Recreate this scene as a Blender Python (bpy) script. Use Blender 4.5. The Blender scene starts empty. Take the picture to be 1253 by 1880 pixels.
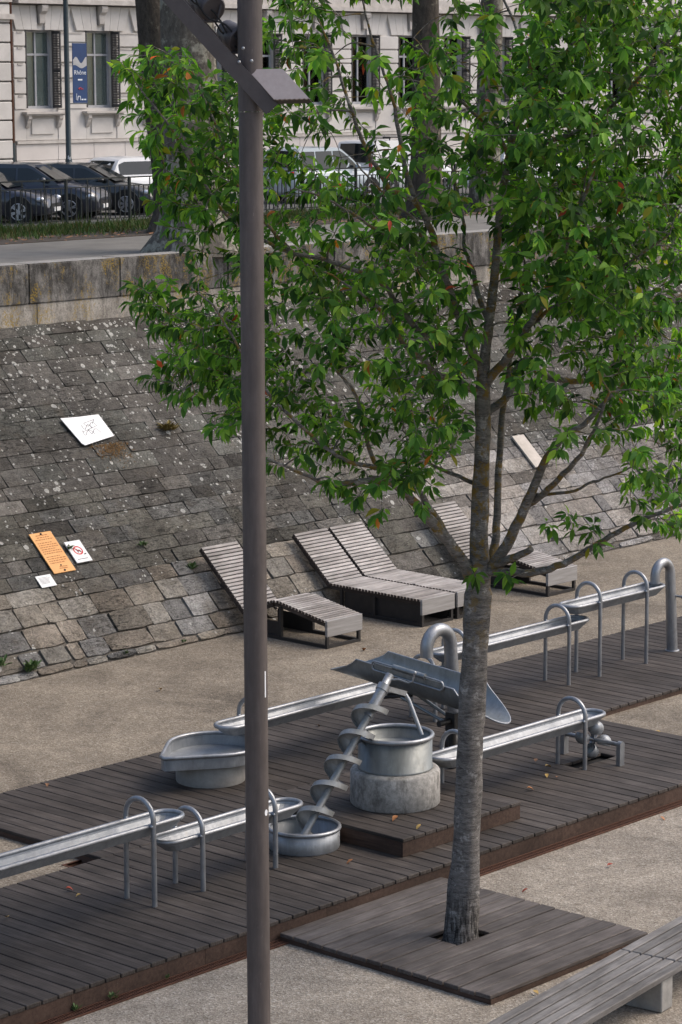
import bpy, bmesh, math, random
import numpy as np
from mathutils import Vector, Matrix
random.seed(7); rng = np.random.default_rng(7)
scene = bpy.context.scene
COL = scene.collection
R = math.radians

# ------------------------------------------------------------------ camera
AZ, PITCH, ROLL = R(42.752), R(9.43), -0.00373
cam = bpy.data.cameras.new('camera')
cam.lens = 91.55; cam.sensor_width = 36; cam.clip_start = 0.5; cam.clip_end = 2000
cam_o = bpy.data.objects.new('camera', cam); COL.objects.link(cam_o)
fw = Vector((math.cos(AZ)*math.cos(PITCH), math.sin(AZ)*math.cos(PITCH), -math.sin(PITCH)))
rt = Vector((math.sin(AZ), -math.cos(AZ), 0)); up = rt.cross(fw)
r1 = rt*math.cos(ROLL)+up*math.sin(ROLL); u1 = -rt*math.sin(ROLL)+up*math.cos(ROLL)
mw = Matrix((r1, u1, -fw)).transposed().to_4x4(); mw.translation = (0, 0, 10)
cam_o.matrix_world = mw
scene.camera = cam_o

# ------------------------------------------------------------------ light
SUN_EL, SUN_DIR = R(50), Vector((0.80, -0.60, 0)).normalized()     # direction towards the sun (horizontal part)
world = bpy.data.worlds.new('World'); scene.world = world; world.use_nodes = True
nt = world.node_tree; nt.nodes.clear()
sky = nt.nodes.new('ShaderNodeTexSky'); sky.sky_type = 'NISHITA'; sky.sun_disc = False
sky.sun_elevation = SUN_EL; sky.sun_rotation = math.atan2(SUN_DIR.x, SUN_DIR.y)
sky.air_density = 1.0; sky.dust_density = 4.5; sky.ozone_density = 1.0
bg = nt.nodes.new('ShaderNodeBackground'); bg.inputs['Strength'].default_value = 0.15
wo = nt.nodes.new('ShaderNodeOutputWorld')
nt.links.new(sky.outputs[0], bg.inputs['Color']); nt.links.new(bg.outputs[0], wo.inputs['Surface'])
sun = bpy.data.lights.new('sun', 'SUN'); sun.energy = 0.60; sun.angle = R(35); sun.color = (1.0, 0.96, 0.9)
sun_o = bpy.data.objects.new('sun', sun); COL.objects.link(sun_o)
sd = Vector((SUN_DIR.x*math.cos(SUN_EL), SUN_DIR.y*math.cos(SUN_EL), math.sin(SUN_EL)))
sun_o.rotation_euler = sd.to_track_quat('Z', 'Y').to_euler(); sun_o.location = (20, 0, 40)
vs = scene.view_settings
vs.view_transform = 'Standard'; vs.look = 'None'; vs.gamma = 1; vs.use_curve_mapping = False; vs.exposure = 0.64
scene.cycles.max_bounces = 6; scene.cycles.transparent_max_bounces = 8

# ------------------------------------------------------------------ materials
def _n(t, kind, **kw):
    n = t.nodes.new(kind)
    for k, v in kw.items(): setattr(n, k, v)
    return n
def ramp(t, stops):
    n = t.nodes.new('ShaderNodeValToRGB'); e = n.color_ramp.elements
    while len(e) < len(stops): e.new(0.5)
    for el, (p, c) in zip(e, stops):
        el.position = p; el.color = (c, c, c, 1) if isinstance(c, (int, float)) else (*c, 1)
    return n
def mixc(t, fac, a, b, mode='MIX'):
    n = t.nodes.new('ShaderNodeMix'); n.data_type = 'RGBA'; n.blend_type = mode
    for s, v in ((n.inputs[0], fac), (n.inputs[6], a), (n.inputs[7], b)):
        if isinstance(v, bpy.types.NodeSocket): t.links.new(v, s)
        elif isinstance(v, (int, float)): s.default_value = v
        else: s.default_value = (*v, 1)
    return n.outputs[2]
def math_n(t, op, a, b=None, clamp=False):
    n = t.nodes.new('ShaderNodeMath'); n.operation = op; n.use_clamp = clamp
    for i, v in enumerate((a, b)):
        if v is None: continue
        if isinstance(v, bpy.types.NodeSocket): t.links.new(v, n.inputs[i])
        else: n.inputs[i].default_value = v
    return n.outputs[0]
def base_mat(name):
    m = bpy.data.materials.new(name); m.use_nodes = True
    t = m.node_tree; b = t.nodes['Principled BSDF']
    return m, t, b
def coords(t, scale=(1, 1, 1), world=False, shift=True):
    tc = t.nodes.new('ShaderNodeTexCoord')
    if world:
        g = t.nodes.new('ShaderNodeNewGeometry'); src = g.outputs['Position']
    else: src = tc.outputs['Object']
    mp = t.nodes.new('ShaderNodeMapping'); mp.inputs['Scale'].default_value = scale
    if shift and not world:
        oi = t.nodes.new('ShaderNodeObjectInfo')
        a = t.nodes.new('ShaderNodeVectorMath'); a.operation = 'SCALE'; a.inputs[0].default_value = (31.7, 53.1, 17.3)
        t.links.new(oi.outputs['Random'], a.inputs['Scale'])
        b = t.nodes.new('ShaderNodeVectorMath'); b.operation = 'ADD'
        t.links.new(src, b.inputs[0]); t.links.new(a.outputs[0], b.inputs[1]); src = b.outputs[0]
    t.links.new(src, mp.inputs['Vector'])
    return mp.outputs[0]
def noise(t, vec, scale, detail=6, rough=.6, dist=0):
    n = t.nodes.new('ShaderNodeTexNoise'); n.inputs['Scale'].default_value = scale
    n.inputs['Detail'].default_value = detail; n.inputs['Roughness'].default_value = rough; n.inputs['Distortion'].default_value = dist
    t.links.new(vec, n.inputs['Vector']); return n.outputs['Fac']
def voro(t, vec, scale, feat='F1'):
    n = t.nodes.new('ShaderNodeTexVoronoi'); n.feature = feat; n.inputs['Scale'].default_value = scale
    t.links.new(vec, n.inputs['Vector']); return n
def bump(t, bsdf, h, strength=.3, dist=.02):
    n = t.nodes.new('ShaderNodeBump'); n.inputs['Strength'].default_value = strength; n.inputs['Distance'].default_value = dist
    t.links.new(h, n.inputs['Height']); t.links.new(n.outputs[0], bsdf.inputs['Normal'])
def objrand(t, lo, hi):
    oi = t.nodes.new('ShaderNodeObjectInfo'); mr = t.nodes.new('ShaderNodeMapRange')
    mr.inputs[3].default_value = lo; mr.inputs[4].default_value = hi
    t.links.new(oi.outputs['Random'], mr.inputs[0]); return mr.outputs[0]
def scale_col(t, col, fac):
    n = t.nodes.new('ShaderNodeVectorMath'); n.operation = 'SCALE'
    t.links.new(col, n.inputs[0]); t.links.new(fac, n.inputs['Scale']); return n.outputs[0]
MATS = {}
def simple(name, c1, c2=None, rough=.6, metal=0., nscale=6, sc=(1, 1, 1), bumpv=0., bscale=40, rnd=0., spec=.5, world=False, dist=.01, lo=.3, hi=.7):
    m, t, b = base_mat(name)
    c2 = c2 or c1
    v = coords(t, sc, world)
    f = noise(t, v, nscale, 7, .65)
    rp = ramp(t, [(lo, c1), (hi, c2)]); t.links.new(f, rp.inputs[0]); c = rp.outputs[0]
    if rnd: c = scale_col(t, c, objrand(t, 1-rnd, 1+rnd))
    t.links.new(c, b.inputs['Base Color'])
    b.inputs['Roughness'].default_value = rough; b.inputs['Metallic'].default_value = metal
    b.inputs['Specular IOR Level'].default_value = spec
    if bumpv: bump(t, b, noise(t, v, bscale, 5, .6), bumpv, dist)
    MATS[name] = m; return m
def wood(name, dark, mid, light, rnd=.18, groove=0., rough=.75, wet=0.):
    m, t, b = base_mat(name)
    v = coords(t, (9, .7, 9)); v2 = coords(t, (1, 1, 1)); v3 = coords(t, (60, 2.0, 60)); vw = coords(t, (1, 1, 1), world=True)
    f = noise(t, v, 2.2, 8, .7)
    rp = ramp(t, [(.25, dark), (.5, mid), (.8, light)]); t.links.new(f, rp.inputs[0])
    g = noise(t, v2, 1.3, 5, .7); r2 = ramp(t, [(.3, .68), (.72, 1.22)]); t.links.new(g, r2.inputs[0])
    c = mixc(t, 1., rp.outputs[0], r2.outputs[0], 'MULTIPLY')
    gw = noise(t, vw, .75, 4, .6); r3 = ramp(t, [(.34, (.72, .70, .68)), (.62, (1.12, 1.12, 1.13))]); t.links.new(gw, r3.inputs[0])
    c = mixc(t, 1., c, r3.outputs[0], 'MULTIPLY')
    gr = noise(t, v3, 1.0, 4, .6); r4 = ramp(t, [(.3, .8), (.7, 1.15)]); t.links.new(gr, r4.inputs[0])
    c = mixc(t, .8, c, r4.outputs[0], 'MULTIPLY')
    sp = noise(t, coords(t, (1, 1, 1), world=True), 16, 3, .5); r5 = ramp(t, [(.735, 0.), (.80, 1.)]); t.links.new(sp, r5.inputs[0])
    c = mixc(t, math_n(t, 'MULTIPLY', r5.outputs[0], .25), c, (.30, .28, .26))
    c = scale_col(t, c, objrand(t, 1-rnd, 1+rnd))
    t.links.new(c, b.inputs['Base Color'])
    b.inputs['Roughness'].default_value = rough; b.inputs['Specular IOR Level'].default_value = .3
    h = gr
    if groove:
        w = t.nodes.new('ShaderNodeTexWave'); w.wave_type = 'BANDS'; w.bands_direction = 'X'; w.inputs['Scale'].default_value = groove
        t.links.new(coords(t, (1, 1, 1), shift=False), w.inputs['Vector'])
        h = math_n(t, 'ADD', math_n(t, 'MULTIPLY', w.outputs['Fac'], .6), gr)
    bump(t, b, h, .35, .004)
    MATS[name] = m; return m
wood('deck_wood', (.023, .018, .015), (.057, .047, .040), (.112, .098, .088), rnd=.24, groove=9)
wood('tree_deck_wood', (.044, .036, .032), (.090, .077, .069), (.152, .136, .125), rnd=.2)
wood('fascia_wood', (.030, .017, .012), (.070, .042, .030), (.105, .070, .052), rnd=.12)
wood('bench_wood', (.080, .074, .069), (.165, .156, .147), (.25, .24, .23), rnd=.2)
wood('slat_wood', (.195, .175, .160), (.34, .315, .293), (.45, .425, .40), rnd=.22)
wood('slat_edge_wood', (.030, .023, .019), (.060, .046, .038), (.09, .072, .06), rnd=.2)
# metal
def metal(name, c, rough=.42, var=.10, metallic=.85, spots=True):
    m, t, b = base_mat(name)
    v = coords(t); f = noise(t, v, 3.5, 6, .65)
    rp = ramp(t, [(.3, tuple(x*(1-var*2.2) for x in c)), (.7, tuple(x*(1+var) for x in c))]); t.links.new(f, rp.inputs[0]); col = rp.outputs[0]
    vs_ = coords(t, (2.5, 2.5, .5)); d = noise(t, vs_, 6, 6, .7); r2 = ramp(t, [(.35, .72), (.6, 1.0)]); t.links.new(d, r2.inputs[0])
    col = mixc(t, .6, col, r2.outputs[0], 'MULTIPLY')
    ls = noise(t, coords(t, (1.5, 1.5, .7)), 9, 7, .75, .6); rl_ = ramp(t, [(.56, 0.), (.66, .5)]); t.links.new(ls, rl_.inputs[0]); col = mixc(t, rl_.outputs[0], col, tuple(min(.6, x*1.25) for x in c))
    sm_ = noise(t, coords(t, (1, 1, 1)), 2.6, 8, .78, 1.); rs_ = ramp(t, [(.55, 0.), (.68, .55)]); t.links.new(sm_, rs_.inputs[0]); col = mixc(t, rs_.outputs[0], col, tuple(x*k for x, k in zip(c, (.52, .48, .42))))
    t.links.new(col, b.inputs['Base Color']); b.inputs['Metallic'].default_value = metallic
    rr = ramp(t, [(.3, rough-.09), (.7, rough+.12)]); t.links.new(noise(t, v, 14, 4), rr.inputs[0]); t.links.new(rr.outputs[0], b.inputs['Roughness'])
    bump(t, b, noise(t, v, 60, 3), .05, .003)
    MATS[name] = m; return m
metal('galvanised', (.33, .345, .36), .46, var=.09, metallic=.5)
metal('tube_steel', (.34, .35, .365), .38, metallic=.65)
simple('end_grain', (.22, .205, .19), (.34, .325, .31), rough=.75, nscale=2.5, sc=(.6, 1, 9), bumpv=.2, bscale=30, rnd=.08)
metal('scoop_steel', (.27, .29, .295), .42, metallic=.7)
metal('tub_steel', (.20, .212, .208), .46, metallic=.55)
metal('screw_steel', (.34, .345, .34), .5, metallic=.5)
simple('dark_steel', (.012, .011, .011), (.028, .024, .022), rough=.55, nscale=5, bumpv=.1)
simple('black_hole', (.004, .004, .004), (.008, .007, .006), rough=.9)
simple('post_paint', (.072, .058, .053), (.104, .085, .078), rough=.6, nscale=9, sc=(1, 1, .4), bumpv=.12, bscale=220, dist=.002)
m = MATS['post_paint']; t = m.node_tree; b = t.nodes['Principled BSDF']; src_ = b.inputs['Base Color'].links[0].from_socket
sc1 = noise(t, coords(t, (9, 9, 2.2)), 5.0, 6, .7); r_1 = ramp(t, [(.655, 0.), (.69, .6)]); t.links.new(sc1, r_1.inputs[0])
sc2 = noise(t, coords(t, (3, 3, .25)), 2.4, 7, .75); r_2 = ramp(t, [(.42, .80), (.62, 1.14)]); t.links.new(sc2, r_2.inputs[0])
t.links.new(mixc(t, r_1.outputs[0], mixc(t, 1., src_, r_2.outputs[0], 'MULTIPLY'), (.19, .16, .15)), b.inputs['Base Color'])
simple('lamp_paint', (.055, .046, .046), (.075, .064, .063), rough=.5, nscale=10)
simple('lamp_lid', (.34, .29, .275), (.40, .345, .33), rough=.55, nscale=20, bumpv=.1, bscale=120, dist=.002)
simple('sticker', (.75, .76, .78), rough=.5)
simple('weathered_rust', (.045, .017, .009), (.115, .045, .022), rough=.85, nscale=14, bumpv=.3)
simple('red_leaf', (.26, .026, .012), (.38, .06, .02), rough=.6, nscale=20)
simple('yellow_leaf', (.36, .22, .05), (.46, .31, .10), rough=.6, nscale=20)
simple('orange_leaf', (.28, .10, .03), (.38, .17, .06), rough=.6, nscale=20)
simple('brown_leaf', (.16, .075, .03), (.26, .12, .05), rough=.7, nscale=20)
simple('weed_green', (.035, .075, .012), (.075, .14, .03), rough=.6, nscale=9)
simple('dry_moss', (.10, .055, .02), (.20, .115, .04), rough=.95, nscale=9)
simple('moss', (.11, .085, .02), (.20, .15, .035), rough=.9, nscale=9)
simple('iron_paint', (.010, .015, .015), (.02, .026, .026), rough=.45, nscale=8)
simple('pole_green', (.022, .036, .042), (.035, .052, .060), rough=.45, nscale=8)
simple('shutter_paint', (.045, .043, .043), (.075, .072, .072), rough=.7, nscale=5)
simple('frame_paint', (.36, .36, .37), (.46, .46, .47), rough=.6, nscale=5)
simple('curtain', (.15, .27, .28), (.22, .36, .37), rough=.9, nscale=3, sc=(14, 14, .4))
simple('dark_room', (.006, .007, .008), (.012, .013, .014), rough=.8)
simple('banner_blue', (.008, .035, .12), (.012, .05, .16), rough=.6, nscale=2)
simple('banner_white', (.7, .74, .8), rough=.6)
simple('banner_red', (.45, .03, .03), rough=.6)
simple('sign_orange', (.58, .27, .075), (.66, .34, .11), rough=.6, nscale=4)
simple('sign_white', (.62, .62, .60), (.76, .76, .75), rough=.6, nscale=4)
simple('sheet_white', (.68, .68, .67), (.84, .84, .84), rough=.6, nscale=3)
simple('plank_cream', (.36, .32, .27), (.52, .47, .41), rough=.7, nscale=4)
simple('ink', (.02, .02, .022), rough=.7)
simple('ink_brown', (.30, .10, .015), rough=.7)
simple('ink_red', (.5, .03, .03), rough=.7)
simple('tyre', (.010, .010, .010), (.018, .018, .018), rough=.85)
simple('rim_alloy', (.42, .43, .45), (.5, .5, .52), rough=.35, metal=.7)
def car_paint(name, c, coat=.8):
    m, t, b = base_mat(name); b.inputs['Base Color'].default_value = (*c, 1); b.inputs['Roughness'].default_value = .32
    b.inputs['Coat Weight'].default_value = coat; b.inputs['Coat Roughness'].default_value = .06
    MATS[name] = m
car_paint('car_black', (.010, .011, .013)); car_paint('car_navy', (.010, .013, .026)); car_paint('car_white', (.70, .71, .72))
car_paint('car_silver', (.36, .42, .46)); car_paint('car_slate', (.035, .05, .07))
m, t, b = base_mat('car_glass'); b.inputs['Base Color'].default_value = (.012, .016, .018, 1); b.inputs['Roughness'].default_value = .05; MATS['car_glass'] = m
m, t, b = base_mat('head_lamp'); b.inputs['Base Color'].default_value = (.6, .62, .65, 1); b.inputs['Roughness'].default_value = .12; b.inputs['Metallic'].default_value = .6; MATS['head_lamp'] = m
m, t, b = base_mat('tail_lamp'); b.inputs['Base Color'].default_value = (.5, .01, .01, 1); b.inputs['Roughness'].default_value = .2; MATS['tail_lamp'] = m
m, t, b = base_mat('window_glass'); b.inputs['Base Color'].default_value = (.9, .95, .95, 1); b.inputs['Roughness'].default_value = .02
tr_ = t.nodes.new('ShaderNodeBsdfTransparent'); tr_.inputs[0].default_value = (.82, .88, .88, 1); gl_ = t.nodes.new('ShaderNodeBsdfGlossy'); gl_.inputs['Roughness'].default_value = .02; gl_.inputs[0].default_value = (1, 1, 1, 1)
fr_ = t.nodes.new('ShaderNodeFresnel'); fr_.inputs[0].default_value = 1.45; mx_ = t.nodes.new('ShaderNodeMixShader'); t.links.new(fr_.outputs[0], mx_.inputs[0]); t.links.new(tr_.outputs[0], mx_.inputs[1]); t.links.new(gl_.outputs[0], mx_.inputs[2]); t.links.new(mx_.outputs[0], t.nodes['Material Output'].inputs['Surface']); MATS['window_glass'] = m
# gravel (bonded stone) ground: pale in front of the deck, browner behind it
def gravel(name, k, sc_=42):
    m, t, b = base_mat(name); v = coords(t, world=True)
    cs_ = [tuple(a*q for a, q in zip(c, k)) for c in ((.13, .108, .085), (.235, .205, .168), (.315, .282, .238), (.46, .43, .385))]
    vo = voro(t, v, sc_); rp = ramp(t, [(0., cs_[0]), (.35, cs_[1]), (.7, cs_[2]), (1., cs_[3])]); t.links.new(vo.outputs['Color'], rp.inputs[0])
    big = noise(t, v, .45, 8, .68, .6); r2 = ramp(t, [(.32, (.56, .54, .52)), (.44, (.88, .86, .84)), (.62, (1.14, 1.12, 1.09))]); t.links.new(big, r2.inputs[0])
    c = mixc(t, 1., rp.outputs[0], r2.outputs[0], 'MULTIPLY')
    mid = noise(t, v, 4.5, 6, .7); r3 = ramp(t, [(.3, .78), (.7, 1.16)]); t.links.new(mid, r3.inputs[0]); c = mixc(t, 1., c, r3.outputs[0], 'MULTIPLY')
    t.links.new(c, b.inputs['Base Color']); b.inputs['Roughness'].default_value = .85; b.inputs['Specular IOR Level'].default_value = .3
    bump(t, b, vo.outputs['Distance'], .55, .012); MATS[name] = m
gravel('gravel', (1.02, 1.02, 1.01), 50); gravel('gravel_rear', (.77, .745, .69), 42)
# promenade path, asphalt, pavement
simple('path_earth', (.12, .113, .102), (.19, .18, .162), rough=.9, nscale=1.2, bumpv=.4, bscale=30, world=True)
simple('asphalt', (.075, .074, .074), (.13, .128, .125), rough=.9, nscale=2, bumpv=.3, bscale=60, world=True)
simple('pavement_stone', (.22, .21, .20), (.29, .28, .265), rough=.85, nscale=2, world=True)
simple('concrete', (.20, .19, .175), (.36, .345, .315), rough=.85, nscale=3.5, bumpv=.25, bscale=50)
simple('soil', (.035, .027, .02), (.07, .055, .04), rough=.95, nscale=12, bumpv=.6, bscale=40)
# slope stones (per stone colour attribute)
m, t, b = base_mat('slope_stone'); v = coords(t, world=True)
at = _n(t, 'ShaderNodeAttribute', attribute_name='col')
f = noise(t, v, 5, 8, .72, .6); r2 = ramp(t, [(.28, .50), (.5, .96), (.75, 1.34)]); t.links.new(f, r2.inputs[0])
c = mixc(t, 1., mixc(t, 1., at.outputs['Color'], (1.03, .985, .915), 'MULTIPLY'), r2.outputs[0], 'MULTIPLY')
f2 = noise(t, v, 24, 6, .75); r3 = ramp(t, [(.3, .45), (.5, .95), (.75, 1.35)]); t.links.new(f2, r3.inputs[0]); c = mixc(t, 1., c, r3.outputs[0], 'MULTIPLY')
# dirt / dark algae in large patches
rm_ = noise(t, v, .42, 4, .6); rr_ = ramp(t, [(.40, .25), (.58, 1.)]); t.links.new(rm_, rr_.inputs[0]); rough_m = rr_.outputs[0]
dn = noise(t, v, .62, 5, .65); r4 = ramp(t, [(.42, 0.), (.60, .5)]); t.links.new(dn, r4.inputs[0]); c = mixc(t, r4.outputs[0], c, mixc(t, 1., c, (.50, .47, .43), 'MULTIPLY'))
mo = noise(t, v, 1.6, 6, .7); r5 = ramp(t, [(.52, 0.), (.66, .72)]); t.links.new(mo, r5.inputs[0]); crk = noise(t, coords(t, (.35, 1.3, 1.3), world=True), 13, 7, .78, 1.2); rck = ramp(t, [(.40, .22), (.50, 1.)]); t.links.new(crk, rck.inputs[0]); c = mixc(t, rough_m, c, mixc(t, 1., c, rck.outputs[0], 'MULTIPLY'))
c = mixc(t, math_n(t, 'MULTIPLY', r5.outputs[0], rough_m), c, mixc(t, f2, (.075, .064, .050), (.18, .158, .128)))
# white crustose lichen rosettes, commoner high up the slope
vm = t.nodes.new('ShaderNodeCombineXYZ')
dv = t.nodes.new('ShaderNodeVectorMath'); dv.operation = 'ADD'
dnn = t.nodes.new('ShaderNodeTexNoise'); dnn.inputs['Scale'].default_value = 14; t.links.new(v, dnn.inputs['Vector'])
dsc = t.nodes.new('ShaderNodeVectorMath'); dsc.operation = 'SCALE'; dsc.inputs['Scale'].default_value = .03; t.links.new(dnn.outputs['Color'], dsc.inputs[0])
t.links.new(v, dv.inputs[0]); t.links.new(dsc.outputs[0], dv.inputs[1]); 
sdot = t.nodes.new('ShaderNodeVectorMath'); sdot.operation = 'DOT_PRODUCT'; sdot.inputs[1].default_value = (0, math.cos(R(43)), math.sin(R(43))); t.links.new(dv.outputs[0], sdot.inputs[0])
sxx = t.nodes.new('ShaderNodeSeparateXYZ'); t.links.new(dv.outputs[0], sxx.inputs[0]); t.links.new(sxx.outputs['X'], vm.inputs['X']); t.links.new(sdot.outputs['Value'], vm.inputs['Y'])
sepz = t.nodes.new('ShaderNodeSeparateXYZ'); t.links.new(v, sepz.inputs[0])
hz = t.nodes.new('ShaderNodeMapRange'); hz.inputs[1].default_value = 1.0; hz.inputs[2].default_value = 5.2; t.links.new(sepz.outputs['Z'], hz.inputs[0])
msk = noise(t, v, 1.1, 6, .7)
tot = None
for sc_, base_r, seed in ((4.2, .20, 0), (7.0, .22, 1), (12.0, .22, 2)):
    vo = voro(t, vm.outputs[0], sc_)
    sx = t.nodes.new('ShaderNodeSeparateColor'); t.links.new(vo.outputs['Color'], sx.inputs[0])
    pick = math_n(t, 'ADD', math_n(t, 'MULTIPLY', hz.outputs[0], .72), math_n(t, 'MULTIPLY', math_n(t, 'SUBTRACT', msk, .52), 2.6))
    keep = math_n(t, 'LESS_THAN', sx.outputs[0], math_n(t, 'ADD', pick, .02))
    rad = math_n(t, 'MULTIPLY', math_n(t, 'ADD', sx.outputs[1], .35), base_r)
    ins = math_n(t, 'LESS_THAN', vo.outputs['Distance'], rad)
    core = math_n(t, 'GREATER_THAN', vo.outputs['Distance'], math_n(t, 'MULTIPLY', rad, .35))
    l = math_n(t, 'MULTIPLY', math_n(t, 'MULTIPLY', ins, keep), math_n(t, 'ADD', math_n(t, 'MULTIPLY', core, .35), .6))
    tot = l if tot is None else math_n(t, 'MAXIMUM', tot, l)
br_ = noise(t, v, 60, 4, .7); rb = ramp(t, [(.30, .45), (.48, 1.)]); t.links.new(br_, rb.inputs[0])
c = mixc(t, math_n(t, 'MULTIPLY', tot, rb.outputs[0]), c, (.52, .51, .47))
t.links.new(c, b.inputs['Base Color']); b.inputs['Roughness'].default_value = .9; b.inputs['Specular IOR Level'].default_value = .2
fc = noise(t, coords(t, (.55, 1.6, 1.6), world=True), 16, 6, .75, .8)
hh = math_n(t, 'ADD', f2, math_n(t, 'ADD', math_n(t, 'MULTIPLY', f, 1.3), math_n(t, 'MULTIPLY', math_n(t, 'MULTIPLY', fc, rough_m), 1.8))); bump(t, b, hh, 1., .045); MATS['slope_stone'] = m
simple('joint_dirt', (.06, .053, .044), (.14, .122, .098), rough=.95, nscale=5, bumpv=.5, bscale=40, world=True)
# quay wall limestone, dark streaks + yellow lichen
def wall_mat(name, c1, c2, streak, lich):
    m, t, b = base_mat(name); v = coords(t, world=True)
    f = noise(t, v, 2.4, 7, .68); rp = ramp(t, [(.3, c1), (.7, c2)]); t.links.new(f, rp.inputs[0]); c = rp.outputs[0]
    st = noise(t, coords(t, (2.2, 1, .8), world=True), 1.5, 8, .78, .8); r2 = ramp(t, [(.40, 1.12), (.56, streak)]); t.links.new(st, r2.inputs[0]); c = mixc(t, 1., c, r2.outputs[0], 'MULTIPLY')
    p = noise(t, v, 26, 5, .75); r3 = ramp(t, [(.34, .60), (.5, 1.), (.72, 1.15)]); t.links.new(p, r3.inputs[0]); c = mixc(t, 1., c, r3.outputs[0], 'MULTIPLY')
    if lich:
        l = noise(t, coords(t, (1, 1, .45), world=True), 3.1, 7, .72); r4 = ramp(t, [(.50, 0.), (.59, 1.)]); t.links.new(l, r4.inputs[0])
        l2 = noise(t, v, 30, 3, .6); r5 = ramp(t, [(.45, 0.), (.6, .8)]); t.links.new(l2, r5.inputs[0])
        c = mixc(t, math_n(t, 'MULTIPLY', r4.outputs[0], r5.outputs[0]), c, (.30, .20, .03))
    t.links.new(c, b.inputs['Base Color']); b.inputs['Roughness'].default_value = .9; b.inputs['Specular IOR Level'].default_value = .2
    bump(t, b, p, .6, .02); MATS[name] = m
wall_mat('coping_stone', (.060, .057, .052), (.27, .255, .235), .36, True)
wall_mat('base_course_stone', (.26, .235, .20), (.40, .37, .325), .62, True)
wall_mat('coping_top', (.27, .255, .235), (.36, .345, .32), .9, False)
simple('facade_stone', (.50, .475, .445), (.61, .583, .55), rough=.85, nscale=.9, bumpv=.15, bscale=18, world=True, rnd=.035, lo=.35, hi=.65)
simple('facade_plinth', (.52, .482, .452), (.62, .578, .543), rough=.85, nscale=1.1, bumpv=.15, bscale=18, world=True, rnd=.06)
simple('facade_trim', (.38, .35, .315), (.56, .525, .49), rough=.85, nscale=3, bumpv=.2, bscale=22, world=True)
simple('facade_dark', (.10, .092, .085), (.17, .16, .15), rough=.9, nscale=3, world=True)
# concrete drum with dark water stains
m, t, b = base_mat('stained_concrete'); v = coords(t, shift=False)
f = noise(t, v, 4, 7, .7); rp = ramp(t, [(.3, (.23, .22, .20)), (.7, (.42, .40, .37))]); t.links.new(f, rp.inputs[0]); c = rp.outputs[0]
st = noise(t, coords(t, (2, 2, .8), shift=False), 1.7, 8, .75); r2 = ramp(t, [(.50, (1, 1, 1)), (.66, (.30, .29, .27))]); t.links.new(st, r2.inputs[0]); c = mixc(t, 1., c, r2.outputs[0], 'MULTIPLY')
p = noise(t, v, 18, 5, .7); r3 = ramp(t, [(.35, .7), (.6, 1.1)]); t.links.new(p, r3.inputs[0]); c = mixc(t, 1., c, r3.outputs[0], 'MULTIPLY')
t.links.new(c, b.inputs['Base Color']); b.inputs['Roughness'].default_value = .85; bump(t, b, p, .3, .01); MATS['stained_concrete'] = m
# bark
def bark(name, c1, c2, patch, patch_c, zs=2.2, lich=True, fine=26, pscale=5):
    m, t, b = base_mat(name); v = coords(t, (1, 1, 1), shift=False); vh = coords(t, (1, 1, zs), shift=False)
    f = noise(t, vh, 7, 8, .72, .5); rp = ramp(t, [(.3, c1), (.7, c2)]); t.links.new(f, rp.inputs[0]); c = rp.outputs[0]
    p = noise(t, v, pscale, 6, .7); r2 = ramp(t, [(patch, 0.), (patch+.07, .85)]); t.links.new(p, r2.inputs[0]); c = mixc(t, r2.outputs[0], c, patch_c)
    h = noise(t, vh, fine, 5, .7); r3 = ramp(t, [(.3, .6), (.7, 1.25)]); t.links.new(h, r3.inputs[0]); c = mixc(t, 1., c, r3.outputs[0], 'MULTIPLY')
    if lich:
        le = noise(t, coords(t, (1, 1, 7), shift=False), 9, 4, .6, .3); rl = ramp(t, [(.60, 0.), (.68, .85)]); t.links.new(le, rl.inputs[0]); c = mixc(t, rl.outputs[0], c, (.028, .022, .02))
        bnd = noise(t, coords(t, (.35, .35, 2.2), shift=False), 2.0, 5, .65); rb2 = ramp(t, [(.3, .62), (.5, 1.), (.7, 1.22)]); t.links.new(bnd, rb2.inputs[0]); c = mixc(t, 1., c, rb2.outputs[0], 'MULTIPLY')
        fis = noise(t, coords(t, (1, 1, .16), shift=False), 22, 5, .7, .4); rf = ramp(t, [(.42, .16), (.56, 1.15)]); t.links.new(fis, rf.inputs[0])
        sp0 = t.nodes.new('ShaderNodeSeparateXYZ'); t.links.new(v, sp0.inputs[0])
        z0 = t.nodes.new('ShaderNodeMapRange'); z0.inputs[1].default_value = .75; z0.inputs[2].default_value = .25
        t.links.new(math_n(t, 'ADD', sp0.outputs['Z'], math_n(t, 'MULTIPLY', math_n(t, 'SUBTRACT', p, .5), 1.2)), z0.inputs[0])
        c = mixc(t, z0.outputs[0], c, mixc(t, 1., c, rf.outputs[0], 'MULTIPLY'))
        h = math_n(t, 'ADD', h, math_n(t, 'MULTIPLY', math_n(t, 'MULTIPLY', fis, z0.outputs[0]), 3.))
        l = noise(t, v, 6.5, 6, .7); r4 = ramp(t, [(.51, 0.), (.59, .9)]); t.links.new(l, r4.inputs[0])
        sp = t.nodes.new('ShaderNodeSeparateXYZ'); t.links.new(v, sp.inputs[0])
        zr = t.nodes.new('ShaderNodeMapRange'); zr.inputs[1].default_value = 3.2; zr.inputs[2].default_value = 5.0; t.links.new(sp.outputs['Z'], zr.inputs[0])
        c = mixc(t, math_n(t, 'MULTIPLY', r4.outputs[0], zr.outputs[0]), c, (.20, .125, .02))
    t.links.new(c, b.inputs['Base Color']); b.inputs['Roughness'].default_value = .85; b.inputs['Specular IOR Level'].default_value = .25
    bump(t, b, math_n(t, 'ADD', h, f), .7, .02); MATS[name] = m
bark('cherry_bark', (.065, .058, .052), (.265, .245, .225), .56, (.38, .36, .335), zs=3.6)
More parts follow.
